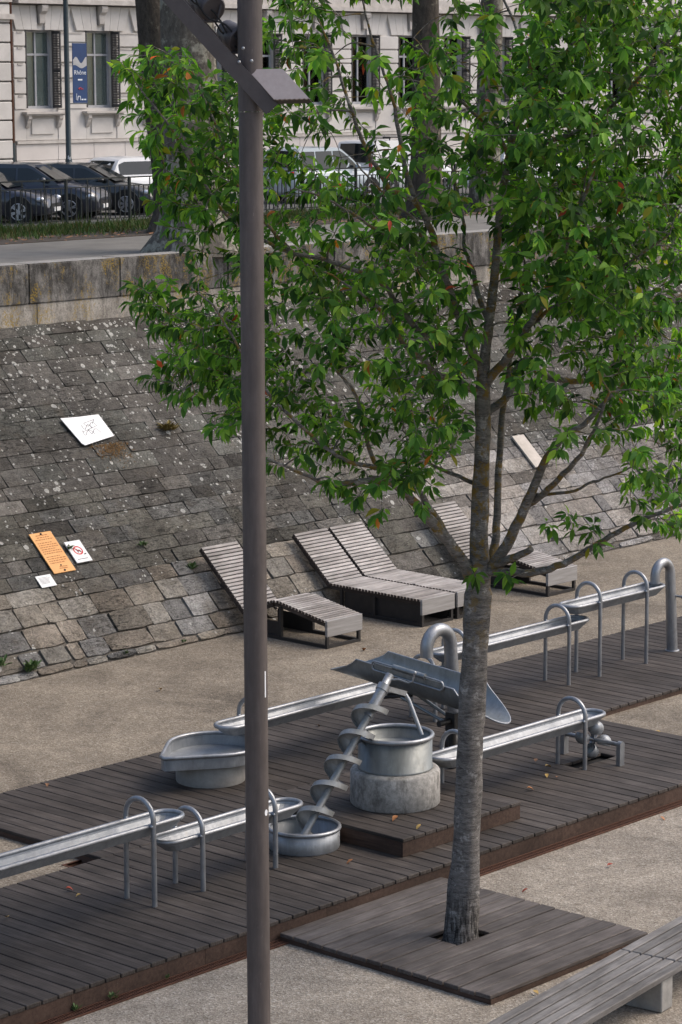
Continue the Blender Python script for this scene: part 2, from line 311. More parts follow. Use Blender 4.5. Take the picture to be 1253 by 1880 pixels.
bark('plane_bark', (.065, .056, .045), (.16, .142, .115), .50, (.31, .295, .235), zs=.5, lich=False, fine=12, pscale=2.2)
bark('plane_bark_dark', (.045, .037, .030), (.105, .088, .07), .58, (.19, .17, .13), zs=.5, lich=False, fine=12, pscale=2.2)
# leaves
def leaf_mat(name, attr=True, col=(.05, .11, .02), trans=.46):
    m, t, b = base_mat(name)
    if attr:
        a = _n(t, 'ShaderNodeAttribute', attribute_name='col'); c = a.outputs['Color']
    else:
        rg = t.nodes.new('ShaderNodeRGB'); rg.outputs[0].default_value = (*col, 1); c = rg.outputs[0]
    t.links.new(c, b.inputs['Base Color']); b.inputs['Roughness'].default_value = .62; b.inputs['Specular IOR Level'].default_value = .25
    tr = t.nodes.new('ShaderNodeBsdfTranslucent'); g = t.nodes.new('ShaderNodeVectorMath'); g.operation = 'MULTIPLY'; g.inputs[1].default_value = (1.6, 1.8, .7)
    t.links.new(c, g.inputs[0]); t.links.new(g.outputs[0], tr.inputs['Color'])
    mx = t.nodes.new('ShaderNodeMixShader'); mx.inputs[0].default_value = trans
    t.links.new(b.outputs[0], mx.inputs[1]); t.links.new(tr.outputs[0], mx.inputs[2])
    t.links.new(mx.outputs[0], t.nodes['Material Output'].inputs['Surface']); MATS[name] = m
leaf_mat('leaf'); leaf_mat('grass_blade', trans=.2)

# ------------------------------------------------------------------ mesh helpers
class MB:
    def __init__(s): s.v = []; s.f = []; s.c = []; s.sm = []
    def add(s, vs_, fs, smooth=False, col=None):
        o = len(s.v); s.v += [tuple(p) for p in vs_]; s.f += [tuple(i+o for i in f) for f in fs]
        s.sm += [smooth]*len(fs); s.c += [col]*len(fs); return s
    def box(s, a, b, col=None):
        (x0, y0, z0), (x1, y1, z1) = a, b
        return s.add([(x0, y0, z0), (x1, y0, z0), (x1, y1, z0), (x0, y1, z0), (x0, y0, z1), (x1, y0, z1), (x1, y1, z1), (x0, y1, z1)],
                     [(3, 2, 1, 0), (4, 5, 6, 7), (0, 1, 5, 4), (1, 2, 6, 5), (2, 3, 7, 6), (3, 0, 4, 7)], col=col)
    def obox(s, c, ax, ay, az, col=None):
        c, ax, ay, az = Vector(c), Vector(ax), Vector(ay), Vector(az)
        vs_ = [c+ax*i+ay*j+az*k for k in (-1, 1) for j in (-1, 1) for i in (-1, 1)]
        return s.add(vs_, [(0, 2, 3, 1), (4, 5, 7, 6), (0, 1, 5, 4), (2, 6, 7, 3), (0, 4, 6, 2), (1, 3, 7, 5)], col=col)
    def tube(s, pts, r, n=10, caps=True, closed=False, col=None):
        pts = [Vector(p) for p in pts]; m = len(pts)
        rs = r if isinstance(r, (list, tuple)) else [r]*m
        ring = []; prev = None
        for i in range(m):
            if closed: d = pts[(i+1) % m]-pts[i-1]
            else: d = pts[min(i+1, m-1)]-pts[max(i-1, 0)]
            if d.length < 1e-9: d = Vector((0, 0, 1))
            d.normalize()
            if prev is None:
                a = Vector((0, 0, 1)) if abs(d.z) < .9 else Vector((1, 0, 0)); x = d.cross(a).normalized()
            else:
                x = prev-d*prev.dot(d)
                x = x.normalized() if x.length > 1e-6 else d.orthogonal().normalized()
            prev = x; y = d.cross(x)
            ring.append([pts[i]+(x*math.cos(2*math.pi*k/n)+y*math.sin(2*math.pi*k/n))*rs[i] for k in range(n)])
        vs_ = [p for q in ring for p in q]; fs = []
        for i in range(m if closed else m-1):
            j = (i+1) % m
            for k in range(n):
                k2 = (k+1) % n; fs.append((i*n+k, i*n+k2, j*n+k2, j*n+k))
        s.add(vs_, fs, True, col)
        if caps and not closed:
            s.add(ring[0], [tuple(reversed(range(n)))], False, col); s.add(ring[-1], [tuple(range(n))], False, col)
        return s
    def lathe(s, prof, c=(0, 0, 0), n=32, col=None):
        vs_ = []; fs = []
        for r_, z in prof:
            for k in range(n): a = 2*math.pi*k/n; vs_.append((c[0]+r_*math.cos(a), c[1]+r_*math.sin(a), c[2]+z))
        for i in range(len(prof)-1):
            for k in range(n): k2 = (k+1) % n; fs.append((i*n+k, i*n+k2, (i+1)*n+k2, (i+1)*n+k))
        return s.add(vs_, fs, True, col)
    def sphere(s, c, r_, n=12, m=8, z0=-90, z1=90, col=None, rot=None):
        vs_ = []; fs = []
        for i in range(m+1):
            la = R(z0+(z1-z0)*i/m)
            for k in range(n):
                a = 2*math.pi*k/n; p = Vector((math.cos(la)*math.cos(a), math.cos(la)*math.sin(a), math.sin(la)))*r_
                if rot: p = rot @ p
                vs_.append(p+Vector(c))
        for i in range(m):
            for k in range(n): k2 = (k+1) % n; fs.append((i*n+k, i*n+k2, (i+1)*n+k2, (i+1)*n+k))
        return s.add(vs_, fs, True, col)
    def strip(s, rings, closed=True, smooth=True, flip=False):
        n = len(rings[0]); vs_ = [p for q in rings for p in q]; fs = []
        for i in range(len(rings)-1):
            for k in range(n if closed else n-1):
                k2 = (k+1) % n; q = (i*n+k, i*n+k2, (i+1)*n+k2, (i+1)*n+k); fs.append(q[::-1] if flip else q)
        return s.add(vs_, fs, smooth)
    def mesh(s, name, off=(0, 0, 0)):
        me = bpy.data.meshes.new(name); ox, oy, oz = off
        me.from_pydata([(x-ox, y-oy, z-oz) for x, y, z in s.v], [], s.f); me.update()
        if any(s.sm): me.polygons.foreach_set('use_smooth', s.sm)
        if any(c is not None for c in s.c):
            a = me.attributes.new('col', 'FLOAT_COLOR', 'FACE')
            a.data.foreach_set('color', np.array([(*(c or (0, 0, 0)), 1) for c in s.c], np.float32).ravel())
        return me
BASE = {}
def tag(o, label=None, cat=None, group=None, kind=None):
    if label: o['label'] = label
    if cat: o['category'] = cat
    if group: o['group'] = group
    if kind: o['kind'] = kind
    return o
def thing(name, label, cat, base, group=None):
    o = bpy.data.objects.new(name, None); COL.objects.link(o); o.location = base; o.empty_display_size = .1
    BASE[o] = Vector(base); return tag(o, label, cat, group)
def link(name, me, mat, parent=None, base=None):
    o = bpy.data.objects.new(name, me); COL.objects.link(o)
    if mat and not me.materials: me.materials.append(MATS[mat])
    if parent: o.parent = parent; BASE[o] = BASE[parent]
    elif base is not None: o.location = base; BASE[o] = Vector(base)
    else: BASE[o] = Vector((0, 0, 0))
    return o
def part(mb, name, mat, parent):                      # mb in world coordinates
    return link(name, mb.mesh(name, BASE[parent]), mat, parent)
def single(mb, name, mat, base, label=None, cat=None, group=None, kind=None):
    return tag(link(name, mb.mesh(name, base), mat, None, base), label, cat, group, kind)
def bevel_mesh(me, w=.006, seg=1):
    bm = bmesh.new(); bm.from_mesh(me); bmesh.ops.bevel(bm, geom=list(bm.edges), offset=w, segments=seg, affect='EDGES', clamp_overlap=True)
    bm.to_mesh(me); bm.free(); return me
def box_mesh(name, sx, sy, sz, mat, bev=.006):
    me = MB().box((-sx/2, -sy/2, -sz/2), (sx/2, sy/2, sz/2)).mesh(name)
    if bev: bevel_mesh(me, bev)
    me.materials.append(MATS[mat]); return me
def inst(name, me, parent, loc, rot=(0, 0, 0)):       # shared mesh piece, loc in world coordinates
    o = bpy.data.objects.new(name, me); COL.objects.link(o); o.parent = parent
    o.location = Vector(loc)-BASE[parent]; o.rotation_euler = rot; return o
def structure(mb, name, mat):
    return single(mb, name, mat, (0, 0, 0), kind='structure')

GZ_F, GZ_R = -.26, -.12           # paving in front of the deck, gravel behind it
PITCH_B = .2349                   # deck board spacing
# ------------------------------------------------------------------ ground: one sheet, with a step hidden under the deck and a sump hole
g = MB()
XN, XP = -150, 260
hx0, hx1, hy0, hy1 = 21.64, 21.95, 24.58, 24.95
rows = [(-160, GZ_F), (21.3, GZ_F), (22.0, GZ_R), (24.58, GZ_R), (24.95, GZ_R), (33.47, GZ_R), (34.2, GZ_R-.5)]
xs = [XN, hx0, hx1, XP]
for (ya, za), (yb, zb) in zip(rows[:-1], rows[1:]):
    for xa, xb in zip(xs[:-1], xs[1:]):
        if ya == 24.58 and xa == hx0: continue
        g.add([(xa, ya, za), (xb, ya, za), (xb, yb, zb), (xa, yb, zb)], [(0, 1, 2, 3)])
ground = structure(g, 'ground', 'gravel'); ground.data.materials.append(MATS['gravel_rear'])
for p_ in ground.data.polygons: p_.material_index = 1 if p_.center.y > 21.9 else 0
pit = thing('drain_pit', 'small square black drain pit in the gravel beside the deck corner, left edge', 'drain pit', (21.8, 24.76, GZ_R))
p_ = MB()
p_.add([(hx0, hy0, GZ_R), (hx1, hy0, GZ_R), (hx1, hy1, GZ_R), (hx0, hy1, GZ_R), (hx0, hy0, -.7), (hx1, hy0, -.7), (hx1, hy1, -.7), (hx0, hy1, -.7)],
       [(0, 1, 5, 4), (1, 2, 6, 5), (2, 3, 7, 6), (3, 0, 4, 7), (4, 5, 6, 7)])
part(p_, 'pit_wall', 'weathered_rust', pit)
e_ = MB()
for a, b_ in (((hx0-.03, hy0-.03), (hx1+.03, hy0)), ((hx0-.03, hy1), (hx1+.03, hy1+.03)), ((hx0-.03, hy0), (hx0, hy1)), ((hx1, hy0), (hx1+.03, hy1))):
    e_.box((*a, GZ_R-.02), (*b_, GZ_R+.008))
part(e_, 'pit_frame', 'weathered_rust', pit)

# ------------------------------------------------------------------ timber deck: two bands of boards with fascias
deck = bpy.data.objects.new('deck', None); COL.objects.link(deck); deck['kind'] = 'structure'; BASE[deck] = Vector((0, 0, 0))
plank_cache = {}
def plank(parent, x, y0, y1, top, name='plank', mat='deck_wood', w=.2195, along='Y', th=.05):
    L = round(y1-y0, 3); k = (L, mat, w, th)
    if k not in plank_cache: plank_cache[k] = box_mesh('plank', w, L, th, mat, .007)
    dz = random.uniform(-.003, .003); tw = random.uniform(-.004, .004)
    loc = (x, (y0+y1)/2, top-th/2+dz) if along == 'Y' else ((y0+y1)/2, x, top-th/2+dz)
    return inst(name, plank_cache[k], parent, loc, (0, tw, 0) if along == 'Y' else (tw, 0, math.pi/2))
X_GAP0 = 17.42                    # a board gap on the front edge
xb = X_GAP0-PITCH_B*4.5
wheel_hole = (29.83, 30.53, 22.68, 22.95)
while xb < 32.13:
    if xb+PITCH_B/2 < wheel_hole[0]+.02 or xb-PITCH_B/2 > wheel_hole[1]-.02:
        plank(deck, xb, 21.05, 24.545, 0)
    else:
        plank(deck, xb, 21.05, wheel_hole[2], 0); plank(deck, xb, wheel_hole[3], 24.545, 0)
    xb += PITCH_B
XR_END = xb-PITCH_B/2
xb = 21.92+PITCH_B/2
while xb < 42.5:
    plank(deck, xb, 24.555, 27.95, 0); xb += PITCH_B
# black fill under the boards, shade put in as colour behind the gaps
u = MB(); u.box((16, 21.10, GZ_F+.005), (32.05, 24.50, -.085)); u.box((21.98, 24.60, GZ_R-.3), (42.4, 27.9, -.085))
part(u, 'shade_fill', 'black_hole', deck)
xs_ = [15.5, 18.33, 20.41, 22.5, 24.85, 27.2, 29.2, 31.1, XR_END-.01]
for a, b_ in zip(xs_[:-1], xs_[1:]):
    me = MB().box((a+.002, 21.064, GZ_F+.004), (b_-.002, 21.092, -.052)).mesh('fascia_board'); link('fascia_board', me, 'fascia_wood', deck)
link('fascia_board', MB().box((XR_END-.04, 21.1, GZ_R-.15), (XR_END-.012, 24.54, -.052)).mesh('fascia_board'), 'fascia_wood', deck)
for a, b_ in ((XR_END, 34.6), (34.6, 37.2), (37.2, 42.5)):
    link('fascia_board', MB().box((a+.002, 24.57, GZ_R-.1), (b_-.002, 24.598, -.052)).mesh('fascia_board'), 'fascia_wood', deck)
link('fascia_board', MB().box((21.935, 24.62, GZ_R-.1), (21.963, 27.94, -.052)).mesh('fascia_board'), 'fascia_wood', deck)

# raised step on the deck
step = thing('deck_step', 'raised dark timber step under the concrete drum on the deck', 'step', (25.8, 22.6, 0))
SX0, SX1, SY0, SY1, SZ = 24.55, 27.0, 21.62, 24.4, .25
n_ = 11; pw = (SX1-SX0)/n_
for i in range(n_): plank(step, SX0+pw*(i+.5), SY0, SY1, SZ, w=pw-.011)
for a, b_ in (((SX0+.012, SY0+.012), (SX1-.012, SY0+.04)), ((SX0+.012, SY0+.04), (SX0+.04, SY1)), ((SX1-.04, SY0+.04), (SX1-.012, SY1)), ((SX0+.04, SY1-.03), (SX1-.04, SY1-.002))):
    part(MB().box((*a, .003), (*b_, SZ-.052)), 'fascia_board', 'fascia_wood', step)

# low deck around the foreground tree (boards along X) with a square opening
TZ = -.15; TX0, TX1, TY0, TY1 = 21.63, 24.62, 17.735, 21.04
tdeck = thing('tree_deck', 'low square timber platform around the foreground tree trunk', 'platform', (23.1, 19.4, GZ_F))
n_ = 14; pw = (TY1-TY0)/n_
th0, th1, ty0, ty1 = 22.73, 23.33, 19.14, 19.69
for i in range(n_):
    yc = TY0+pw*(i+.5)
    if yc+pw/2 < ty0+.08 or yc-pw/2 > ty1-.08: plank(tdeck, yc, TX0, TX1, TZ, mat='tree_deck_wood', w=pw-.022, along='X')
    else:
        plank(tdeck, yc, TX0, th0, TZ, mat='tree_deck_wood', w=pw-.022, along='X'); plank(tdeck, yc, th1, TX1, TZ, mat='tree_deck_wood', w=pw-.022, along='X')
for a, b_ in (((TX0+.01, TY0+.006), (TX1-.01, TY0+.03)), ((TX0+.006, TY0+.03), (TX0+.03, TY1-.01)), ((TX1-.03, TY0+.03), (TX1-.006, TY1-.01))):
    part(MB().box((*a, GZ_F+.004), (*b_, TZ-.052)), 'fascia_board', 'fascia_wood', tdeck)
part(MB().box((TX0+.05, TY0+.05, GZ_F+.002), (22.6, TY1-.05, GZ_F+.02)).box((23.45, TY0+.05, GZ_F+.002), (TX1-.05, TY1-.05, GZ_F+.02)).box((22.6, TY0+.05, GZ_F+.002), (23.45, 19.0, GZ_F+.02)).box((22.6, 19.85, GZ_F+.002), (23.45, TY1-.05, GZ_F+.02)), 'shade_fill', 'black_hole', tdeck)  # black sheet over the gravel, stands in for shade in the board gaps
part(MB().box((22.5, 18.9, GZ_F+.003), (23.6, 19.95, GZ_F+.016)), 'soil_bed', 'soil', tdeck)

# rusty drain grating along the deck
dr = thing('drain_grating', 'narrow rusty drain grating along the front of the deck', 'drain', (24, 20.97, GZ_F))
part(MB().box((15, 20.895, GZ_F+.004), (32.2, 21.05, GZ_F+.008)), 'channel', 'black_hole', dr)
d1 = MB().box((15, 20.885, GZ_F+.004), (32.2, 20.90, GZ_F+.022)).box((15, 21.035, GZ_F+.004), (32.2, 21.05, GZ_F+.022)).box((15, 20.96, GZ_F+.008), (32.2, 20.972, GZ_F+.02))
part(d1, 'frame', 'weathered_rust', dr)
d2 = MB(); x = 15.0
while x < 32.2: d2.box((x, 20.90, GZ_F+.009), (x+.013, 21.035, GZ_F+.021)); x += .034
tag(part(d2, 'grating_bars', 'weathered_rust', dr), kind='stuff')

# ------------------------------------------------------------------ embankment slope with coursed stones
SA = R(43); SY, SZ0 = 33.47, GZ_R
es, en = Vector((0, math.cos(SA), math.sin(SA))), Vector((0, -math.sin(SA), math.cos(SA)))
def on(x, s, n=0.): return Vector((x, SY, SZ0))+es*s+en*n
emb = MB()
emb.add([on(-120, -.6, -.035), on(220, -.6, -.035), on(220, 7.95, -.035), on(-120, 7.95, -.035)], [(0, 1, 2, 3)])
slope = structure(emb, 'embankment_slope', 'joint_dirt')
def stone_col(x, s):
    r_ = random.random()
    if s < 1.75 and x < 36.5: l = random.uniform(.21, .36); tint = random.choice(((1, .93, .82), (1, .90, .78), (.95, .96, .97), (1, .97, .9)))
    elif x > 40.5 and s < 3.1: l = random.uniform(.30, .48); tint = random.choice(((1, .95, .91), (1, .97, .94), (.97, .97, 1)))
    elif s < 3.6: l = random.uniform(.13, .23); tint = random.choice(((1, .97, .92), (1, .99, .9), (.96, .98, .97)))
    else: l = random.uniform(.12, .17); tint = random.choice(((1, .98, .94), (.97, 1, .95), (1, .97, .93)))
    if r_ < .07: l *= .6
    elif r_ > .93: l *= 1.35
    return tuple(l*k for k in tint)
stones = []; s0 = .02; row = 0
while s0 < 7.85:
    hgt = random.uniform(.30, .40) if s0 > 1.2 else random.uniform(.36, .47)
    if row == 0: hgt = .16
    if s0+hgt > 7.70: hgt = 7.93-s0
    x = 19.5+.62*s0+random.uniform(-.4, 0); xe = 51.5+.55*s0
    while x < xe:
        w = random.uniform(.45, 1.08) if random.random() > .15 else random.uniform(.26, .45)
        if row == 0: w *= 1.2
        stones.append((x, s0, w, hgt)); x += w
    s0 += hgt; row += 1
def add_stone(mb, x, s, w, h):
    up_ = min(1., s/2.6); g_ = random.uniform(.008, .018)*(1-up_)+random.uniform(.002, .008)*up_; rel = 1-.55*up_
    a, b_, c, d = x+g_, x+w-g_, s+g_, s+h-g_
    lift = random.uniform(-.004, .028)*rel + (random.uniform(0, .02) if s < 2 else 0); tx, ty = random.uniform(-.02, .02)*rel, random.uniform(-.02, .02)*rel
    nx, ny = 4, 3; vs_ = []
    jit = [[(random.uniform(-.014, .014)*rel, random.uniform(-.013, .013)*rel) for _ in range(nx)] for _ in range(ny)]
    for lay in (0, 1):
        pass
    top = []
    for j in range(ny):
        for i in range(nx):
            u_, v_ = i/(nx-1), j/(ny-1); edge = i in (0, nx-1) or j in (0, ny-1); cor = i in (0, nx-1) and j in (0, ny-1)
            k = .985 if cor else 1
            px = a+(b_-a)*u_+jit[j][i][0]; ps = c+(d-c)*v_+jit[j][i][1]
            if cor: px += (.5-u_)*.03*rel; ps += (.5-v_)*.03*rel
            pn = lift+tx*(u_-.5)+ty*(v_-.5)+(random.uniform(-.020, -.008)*rel if edge else random.uniform(.0, .022))
            top.append((px, ps, pn))
    vs_ = [on(*p) for p in top]
    ring = list(range(nx))+[nx*(j+1)-1 for j in range(1, ny)]+[nx*(ny-1)+i for i in range(nx-2, -1, -1)]+[nx*j for j in range(ny-2, 0, -1)]
    o = len(vs_); vs_ += [on(top[i][0], top[i][1], -.07) for i in ring]
    fs = [(j*nx+i, j*nx+i+1, (j+1)*nx+i+1, (j+1)*nx+i) for j in range(ny-1) for i in range(nx-1)]
    m_ = len(ring); fs += [(ring[k], o+k, o+(k+1) % m_, ring[(k+1) % m_]) for k in range(m_)]
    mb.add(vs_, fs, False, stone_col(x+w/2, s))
camp = Vector((0, 0, 10))
def vis_size(t_): return t_[2]*t_[3]/(on(t_[0], t_[1])-camp).length_squared
vis = [t_ for t_ in stones if 27.4+.62*t_[1] < t_[0] < 36.8+.5*t_[1] or (t_[0] > 40.5 and t_[1] < 2.6 and t_[0] < 47.5)]
vis.sort(key=vis_size, reverse=True); one = set(vis[:300])
rest = MB()
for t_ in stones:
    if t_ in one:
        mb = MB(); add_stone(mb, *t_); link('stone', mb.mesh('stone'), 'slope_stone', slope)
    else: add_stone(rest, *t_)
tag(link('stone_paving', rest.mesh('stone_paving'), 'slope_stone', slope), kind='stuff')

# ------------------------------------------------------------------ quay wall on top of the slope
WY = on(0, 7.92).y-.02; WZ = on(0, 7.92).z
qw = thing('quay_wall', 'weathered limestone wall with stained coping at the top of the slope', 'wall', (40, WY, WZ-.1))
random.seed(21)
x = 20.0
while x < 75:
    w = random.uniform(2.2, 3.4)
    me = MB().box((x+.004, WY-.02, WZ-.25), (x+w-.004, WY+.5, WZ+.38)).mesh('base_course'); bevel_mesh(me, .012)
    me.materials.append(MATS['base_course_stone']); o = bpy.data.objects.new('base_course', me); COL.objects.link(o); o.parent = qw; o.location = -BASE[qw]
    x += w
x = 21.3
edges = [21.3, 24.6, 27.6, 30.4, 33.4, 35.82, 38.9, 42.2, 45.0, 48.3, 51.7, 54.9, 58.3, 62, 66, 70, 75]
for a, b_ in zip(edges[:-1], edges[1:]):
    me = MB().box((a+.005, WY-.055+random.uniform(-.01, .01), WZ+.385), (b_-.005, WY+.55, 6.46+random.uniform(-.006, .006))).mesh('coping_block'); bevel_mesh(me, .022, 2)
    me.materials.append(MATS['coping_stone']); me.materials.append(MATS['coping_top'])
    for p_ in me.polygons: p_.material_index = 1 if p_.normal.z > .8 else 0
    o = bpy.data.objects.new('coping_block', me); COL.objects.link(o); o.parent = qw; o.location = -BASE[qw]
# promenade, verge, street, pavement
structure(MB().add([(-150, WY+.45, 6.40), (260, WY+.45, 6.40), (260, 49.3, 6.40), (-150, 49.3, 6.40), (-150, 49.3, 6.0), (260, 49.3, 6.0), (-150, WY+.45, 5.5), (260, WY+.45, 5.5)], [(0, 1, 2, 3), (3, 2, 5, 4), (6, 7, 1, 0)]), 'promenade', 'path_earth')
structure(MB().add([(-200, 49.0, 6.12), (300, 49.0, 6.12), (300, 300, 6.12), (-200, 300, 6.12)], [(0, 1, 2, 3)]), 'road', 'asphalt')
structure(MB().box((-200, 62.6, 6.0), (300, 66.2, 6.25)), 'pavement', 'pavement_stone')
structure(MB().box((-150, 45.0, 6.30), (260, 49.25, 6.415)), 'verge', 'soil')

# ------------------------------------------------------------------ water play: troughs on arched stands
def stadium(x0, x1, yc, b, z, n=9):
    o = []
    for k in range(n): a = -math.pi/2+math.pi*k/(n-1); o.append((x1-b+b*math.cos(a), yc+b*math.sin(a), z))
    for k in range(n): a = math.pi/2+math.pi*k/(n-1); o.append((x0+b+b*math.cos(a), yc+b*math.sin(a), z))
    return o
def inset_st(x0, x1, yc, b, z, e, n=9):                 # narrower stadium, ends pulled in by e
    return stadium(x0+e, x1-e, yc, b, z, n)
bolt_me = MB().sphere((0, 0, 0), .026, 8, 6).mesh('bolt'); bolt_me.materials.append(MATS['tube_steel'])
def arch_pts(X, yc, rim, hw=.25):
    top = rim+.34-.03-hw
    p = [(X, yc+hw, -.02), (X, yc+hw, top*.5), (X, yc+hw, top)]
    for k in range(1, 14):
        a = math.pi*k/14; p.append((X, yc+hw*math.cos(a), top+hw*math.sin(a)))
    return p+[(X, yc-hw, top), (X, yc-hw, top*.5), (X, yc-hw, -.02)]
def trough(label, x0, x1, yc, rim, arches):
    t_ = thing('water_trough', label, 'trough', ((x0+x1)/2, yc, 0), 'raised steel water troughs')
    b = .205
    outer = [inset_st(x0, x1, yc, b, rim, 0), inset_st(x0, x1, yc, b-.012, rim-.045, .012), inset_st(x0, x1, yc, .125, rim-.15, .16), inset_st(x0, x1, yc, .05, rim-.165, .28)]
    inner = [inset_st(x0, x1, yc, b-.016, rim, .016), inset_st(x0, x1, yc, b-.028, rim-.045, .028), inset_st(x0, x1, yc, .112, rim-.138, .172), inset_st(x0, x1, yc, .045, rim-.145, .285)]
    ch = MB(); ch.strip(outer, flip=True, smooth=False); ch.strip(inner, smooth=False); n = len(outer[3])
    ch.add(outer[3], [tuple(reversed(range(n)))]); ch.add(inner[3], [tuple(range(n))])
    part(ch, 'channel', 'galvanised', t_)
    part(MB().tube(stadium(x0, x1, yc, b, rim, 12), .031, 10, closed=True), 'rim', 'tube_steel', t_)
    for X in arches:
        part(MB().tube(arch_pts(X, yc, rim), .034, 12), 'stand_arch', 'tube_steel', t_)
        inst('bolt', bolt_me, t_, (X-.03, yc-.25, rim+.005)); inst('bolt', bolt_me, t_, (X-.02, yc+.222, rim+.02))
    return t_
trough('highest short steel water trough below the far spout pipe at right', 33.97, 36.64, 26.3, 1.27, (35.95, 34.62))
trough('long steel water trough passing behind the tree trunk towards the rear right stands', 30.62, 34.47, 26.3, 1.01, (33.77, 31.13))
trough('low steel water trough running behind the screw to the teardrop basin', 25.83, 31.0, 26.3, .72, (30.35, 26.48))
trough('low front steel water trough ending above the small cup turbine', 26.55, 30.29, 22.8, .72, (29.64, 27.0))
trough('tall steel water trough entering from the left edge of the picture', 16.4, 21.65, 22.8, 1.01, (21.0, 17.2))
trough('short low steel water trough leading into the round floor basin', 21.28, 23.78, 22.8, .71, (21.83, 23.13))

def spout(label, base, top, hook, r0, r1, plane):        # gooseneck pipe
    t_ = thing('spout_pipe', label, 'pipe', base)
    b = Vector(base); pl = Vector(plane).normalized(); rad = hook
    p = [b+Vector((0, 0, -.02)), b+Vector((0, 0, .45*top)), b+Vector((0, 0, top-rad))]
    p = [q+pl*(.05*i) for i, q in enumerate(p)]
    c = p[-1]+pl*rad
    for k in range(1, 13): a = math.pi-k*math.pi/12*1.03; p.append(c+pl*(rad*math.cos(a))+Vector((0, 0, rad*math.sin(a))))
    p.append(p[-1]+Vector((0, 0, -.10)))
    n = len(p); part(MB().tube(p, [r0+(r1-r0)*min(1, i/4) for i in range(n)], 18, caps=False), 'pipe', 'tube_steel', t_)
    part(MB().tube([q for q in p[-3:]], r1*.93, 18), 'pipe_lining', 'dark_steel', t_)
    part(MB().lathe([(r0+.03, 0), (r0+.03, .012), (r0, .014)], (b.x, b.y, .002), 20), 'foot_ring', 'tube_steel', t_)
    return t_
sp1 = spout('tall slim bent steel spout pipe at the far right end of the deck', (37.1, 26.32, 0), 1.63, .225, .098, .083, (-1, 0, 0))
b_ = MB().tube([(37.07, 26.26, 1.0), (37.07, 26.12, 1.0)], .02, 8); b_.sphere((37.07, 26.1, 1.0), .035, 8, 6); part(b_, 'push_button', 'tube_steel', sp1)
spout('thicker bent steel spout pipe just left of the tree trunk', (30.70, 25.95, 0), 1.50, .27, .108, .105, (-1, .05, 0))

# ------------------------------------------------------------------ basins
def ring(c, r_, n=40): return [(c[0]+r_*math.cos(2*math.pi*k/n), c[1]+r_*math.sin(2*math.pi*k/n), c[2]) for k in range(n)]
lb = thing('floor_basin', 'round steel basin on the deck at the foot of the screw', 'basin', (24.06, 22.93, 0))
part(MB().lathe([(.465, 0), (.475, .02), (.475, .27), (.462, .27), (.455, .06), (.2, .05), (.001, .05)], (24.06, 22.93, .004), 44), 'bowl', 'galvanised', lb)
part(MB().tube(ring((24.06, 22.93, .275), .472, 44), .027, 10, closed=True), 'rim', 'tube_steel', lb)

tb = thing('water_tub', 'dull steel tub standing on a stained concrete drum', 'tub', (25.82, 22.88, .25))
c_ = (25.82, 22.88, 0)
part(MB().lathe([(.60, .252), (.615, .27), (.615, .70), (.59, .735), (.52, .745), (.001, .745)], c_, 48), 'concrete_drum', 'stained_concrete', tb)
part(MB().lathe([(.515, .748), (.52, .77), (.508, .775), (.508, 1.2), (.495, 1.2), (.495, 1.03), (.001, 1.03)], c_, 48), 'tub', 'tub_steel', tb)
part(MB().tube(ring((25.82, 22.88, 1.2), .508, 48), .03, 10, closed=True), 'rim', 'tube_steel', tb)

# teardrop basin on a round pedestal
td = thing('teardrop_basin', 'teardrop shaped steel basin on a round pedestal behind the lamp post', 'basin', (25.55, 26.25, 0))
def teardrop(r_, ext, z, n=30):
    cx_, cy_ = 25.68, 26.26; o = []; tipx, tipy = 24.62-ext, 26.2
    for k in range(n+1):
        a = R(-128)+R(256)*k/n; o.append((cx_+r_*math.cos(a), cy_+r_*math.sin(a), z))
    e = o[-1]; s_ = o[0]
    a1, b1 = (24.66-ext, 26.30+ext*.3), (24.62-ext, 26.19-ext*.3)
    for k in range(1, 5): q = k/5; o.append((e[0]+(a1[0]-e[0])*q, e[1]+(a1[1]-e[1])*q, z))
    for q in (0, .5, 1): o.append((a1[0]+(b1[0]-a1[0])*q, a1[1]+(b1[1]-a1[1])*q, z))
    for k in range(1, 5): q = k/5; o.append((b1[0]+(s_[0]-b1[0])*q, b1[1]+(s_[1]-b1[1])*q, z))
    return o
rg = [teardrop(.68, 0, .50), teardrop(.675, 0, .32)]; ri = [teardrop(.665, -.015, .50), teardrop(.655, -.02, .335)]
bw = MB(); bw.strip(rg, flip=True); bw.strip(ri); n = len(rg[0]); bw.add(rg[1], [tuple(reversed(range(n)))]); bw.add(ri[1], [tuple(range(n))])
part(bw, 'bowl', 'galvanised', td)
part(MB().tube(teardrop(.675, 0, .505), .03, 10, closed=True), 'rim', 'tube_steel', td)
part(MB().lathe([(.5, 0), (.505, .02), (.505, .3), (.48, .325), (.001, .325)], (25.58, 26.24, .003), 44), 'pedestal', 'concrete', td)

